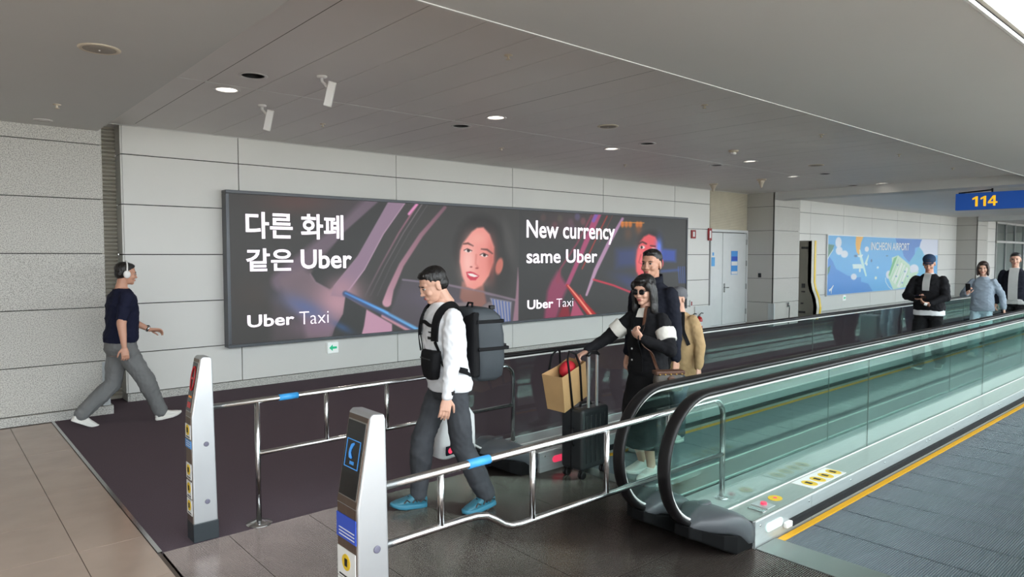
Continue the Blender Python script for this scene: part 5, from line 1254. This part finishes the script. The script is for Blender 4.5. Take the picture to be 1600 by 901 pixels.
# --- man with cap looking at his phone
r6, i6 = person('man in blue cap and black jacket looking at a phone held in both hands', 12.1, 3.79, 180, 1.80, dict(
    bw=1.08, hip=.895, lean=.03, skin='skin_b', pitch=22, yaw=12, feet={'R': (.12, -.09, 0, -4, -6), 'L': (-.16, .12, .04, 14, 6)},
    hands={'R': dict(p=(.30, -.10, 1.13), pole=(-.4, -1, -.6), d=(.5, .8, .2), n=(0, .3, 1), curl=.5), 'L': dict(p=(.32, .11, 1.07), pole=(-.4, 1, -.6), d=(.5, -.8, .1), n=(0, -.3, 1), curl=.5)},
    hair=('short', 'hair_black'),
    clothes=dict(inner='white_cotton', top=('black_cloth', .915, .036, 1.93, .05, .007, 'jacket'), pants=('black_knit', (.1, .088)), shoes=('shoe_dark', 'sole_white', 'white_cotton'))))
P, R = i6['P'], i6['R']; cp_ = bpy.data.objects.new('cap', None); COL.objects.link(cp_); cp_.parent = r6
m = MB(); m.ell(P(-.018, 0, .068), (.108, .092, .078), 20, 12, R); m.ell(P(-.03, 0, .05), (.098, .091, .06), 20, 12, R); co, f = remesh(m, .007, 2); multi('crown', [(co, f, 'cap_navy')], cp_)
m = MB(); m.loft([[P(.06+.10*math.cos(a), .07*math.sin(a), z-.02*abs(math.sin(a))) for a in [-PI/2+PI*k/12 for k in range(13)]] for z in (.058, .064)]); m.build('peak', 'cap_navy', cp_, True)
strap(i6['bvh'], [(.09, 0, 1.53), (.13, 0, 1.49), (.18, 0, 1.40), (.20, 0, 1.26)], .10, .006, 'grey_tee', 'shirt_front', r6, off=.003)
ph = thing('phone', 'phone with blue glowing screen held by the man in the cap', 'phone', tuple(world(r6, (.40, .0, 1.17))), PI)
q = MB().box(-.04, .04, -.075, .075, -.005, .005).build('phone_body', 'phone_black', ph, bevel=.004); q2 = MB().box(-.036, .036, -.07, .07, .005, .006).build('display', 'phone_blue', ph)
for o_ in (q, q2): o_.rotation_euler = (0, math.radians(-35), math.radians(20))
bt = thing('small_bottle', 'small dark bottle with white band held under the phone', 'bottle', tuple(world(r6, (.38, .07, 1.06))), PI)
m = MB().lathe([(.02, -.06), (.024, -.055), (.024, .03), (.014, .05), (.014, .07)], n=16); q = m.build('bottle_body', 'brown_leather', bt, True); q.rotation_euler = (math.radians(70), 0, math.radians(10))
m = MB().lathe([(.025, -.02), (.025, .02)], n=16); q = m.build('bottle_label', 'white_sticker', bt); q.rotation_euler = (math.radians(70), 0, math.radians(10))
# --- woman in grey sweatshirt
r7, i7 = person('woman in loose grey sweatshirt and pale jeans holding a phone and a suitcase handle', 14.4, 3.66, 180, 1.69, dict(
    bw=.95, hip=.90, lean=.0, pitch=8, yaw=10, feet={'R': (.14, -.08, 0, -4, -4), 'L': (-.14, .08, .03, 12, 4)},
    hands={'R': dict(p=(.26, -.17, 1.13), pole=(-.3, -.8, -1), d=(.2, .3, 1), n=(-1, .3, 0), curl=.7), 'L': dict(p=(-.02, .32, .86), pole=(-1, .6, 0), curl=1.0)},
    hair=('bob', 'hair_brown'),
    clothes=dict(top=('grey_fleece', .84, .034, 1.9, .05, .008, 'sweatshirt'), pants=('pale_denim', (.09, .1)), shoes=('shoe_white', 'sole_white', None))))
ph = thing('phone', 'black phone held up by the woman in the grey sweatshirt', 'phone', tuple(world(r7, (.30, -.15, 1.24))), PI)
q = MB().box(-.005, .005, -.038, .038, -.075, .075).build('phone_body', 'phone_black', ph, bevel=.004); q.rotation_euler = (0, math.radians(20), 0); q2 = MB().box(-.009, -.005, -.012, .012, .035, .06).build('camera_bump', 'rubber', ph); q2.rotation_euler = (0, math.radians(20), 0)
s2 = thing('suitcase', 'tall silver hard shell suitcase beside the woman in the grey sweatshirt', 'suitcase', (14.45, 3.26, 0), 0)
sh2 = MB().box(-.13, .13, -.17, .17, .07, .62).build('shell', 'luggage_silver', s2, bevel=.03, bseg=4)
for k in range(5): MB().box(-.136, -.127, -.12+k*.06-.012, -.12+k*.06+.012, .12, .57).build('rib', 'luggage_silver', sh2, bevel=.003)
for y in (-.06, .06): MB().box(-.01, .01, y-.01, y+.01, .61, .82).build('handle_tube', 'steel', s2)
MB().tube([(0, -.08, .82), (0, .08, .82)], .014, 8).build('handle_grip', 'rubber', s2, True)
for x in (-.09, .09):
    for y in (-.12, .12): q = MB().lathe([(.02, -.01), (.034, -.008), (.034, .008), (.02, .01)], n=16).build('wheel', 'rubber', s2, True); q.rotation_euler = (PI/2, 0, 0); q.location = (x, y, .035)
# --- man in dark jacket
r8, i8 = person('man in dark open jacket over grey shirt walking behind the woman in the sweatshirt', 15.7, 3.47, 180, 1.85, dict(
    bw=1.05, hip=.90, lean=.02, pitch=4, yaw=8, feet={'L': (.12, .09, 0, -4, 4), 'R': (-.12, -.09, .02, 10, -4)},
    hands={'L': dict(p=(.05, .3, .86)), 'R': dict(p=(.0, -.3, .86))}, hair=('short', 'hair_black'),
    clothes=dict(inner='grey_tee', top=('dark_navy', .90, .03, 1.95, .048, .006, 'jacket'), pants=('black_cloth', (.085, .07)), shoes=('shoe_dark', 'sole_grey', None))))
strap(i8['bvh'], [(.09, 0, 1.57), (.13, 0, 1.52), (.17, 0, 1.42), (.18, 0, 1.2), (.18, 0, .96)], .15, .008, 'grey_tee', 'shirt_front', r8, off=.003)
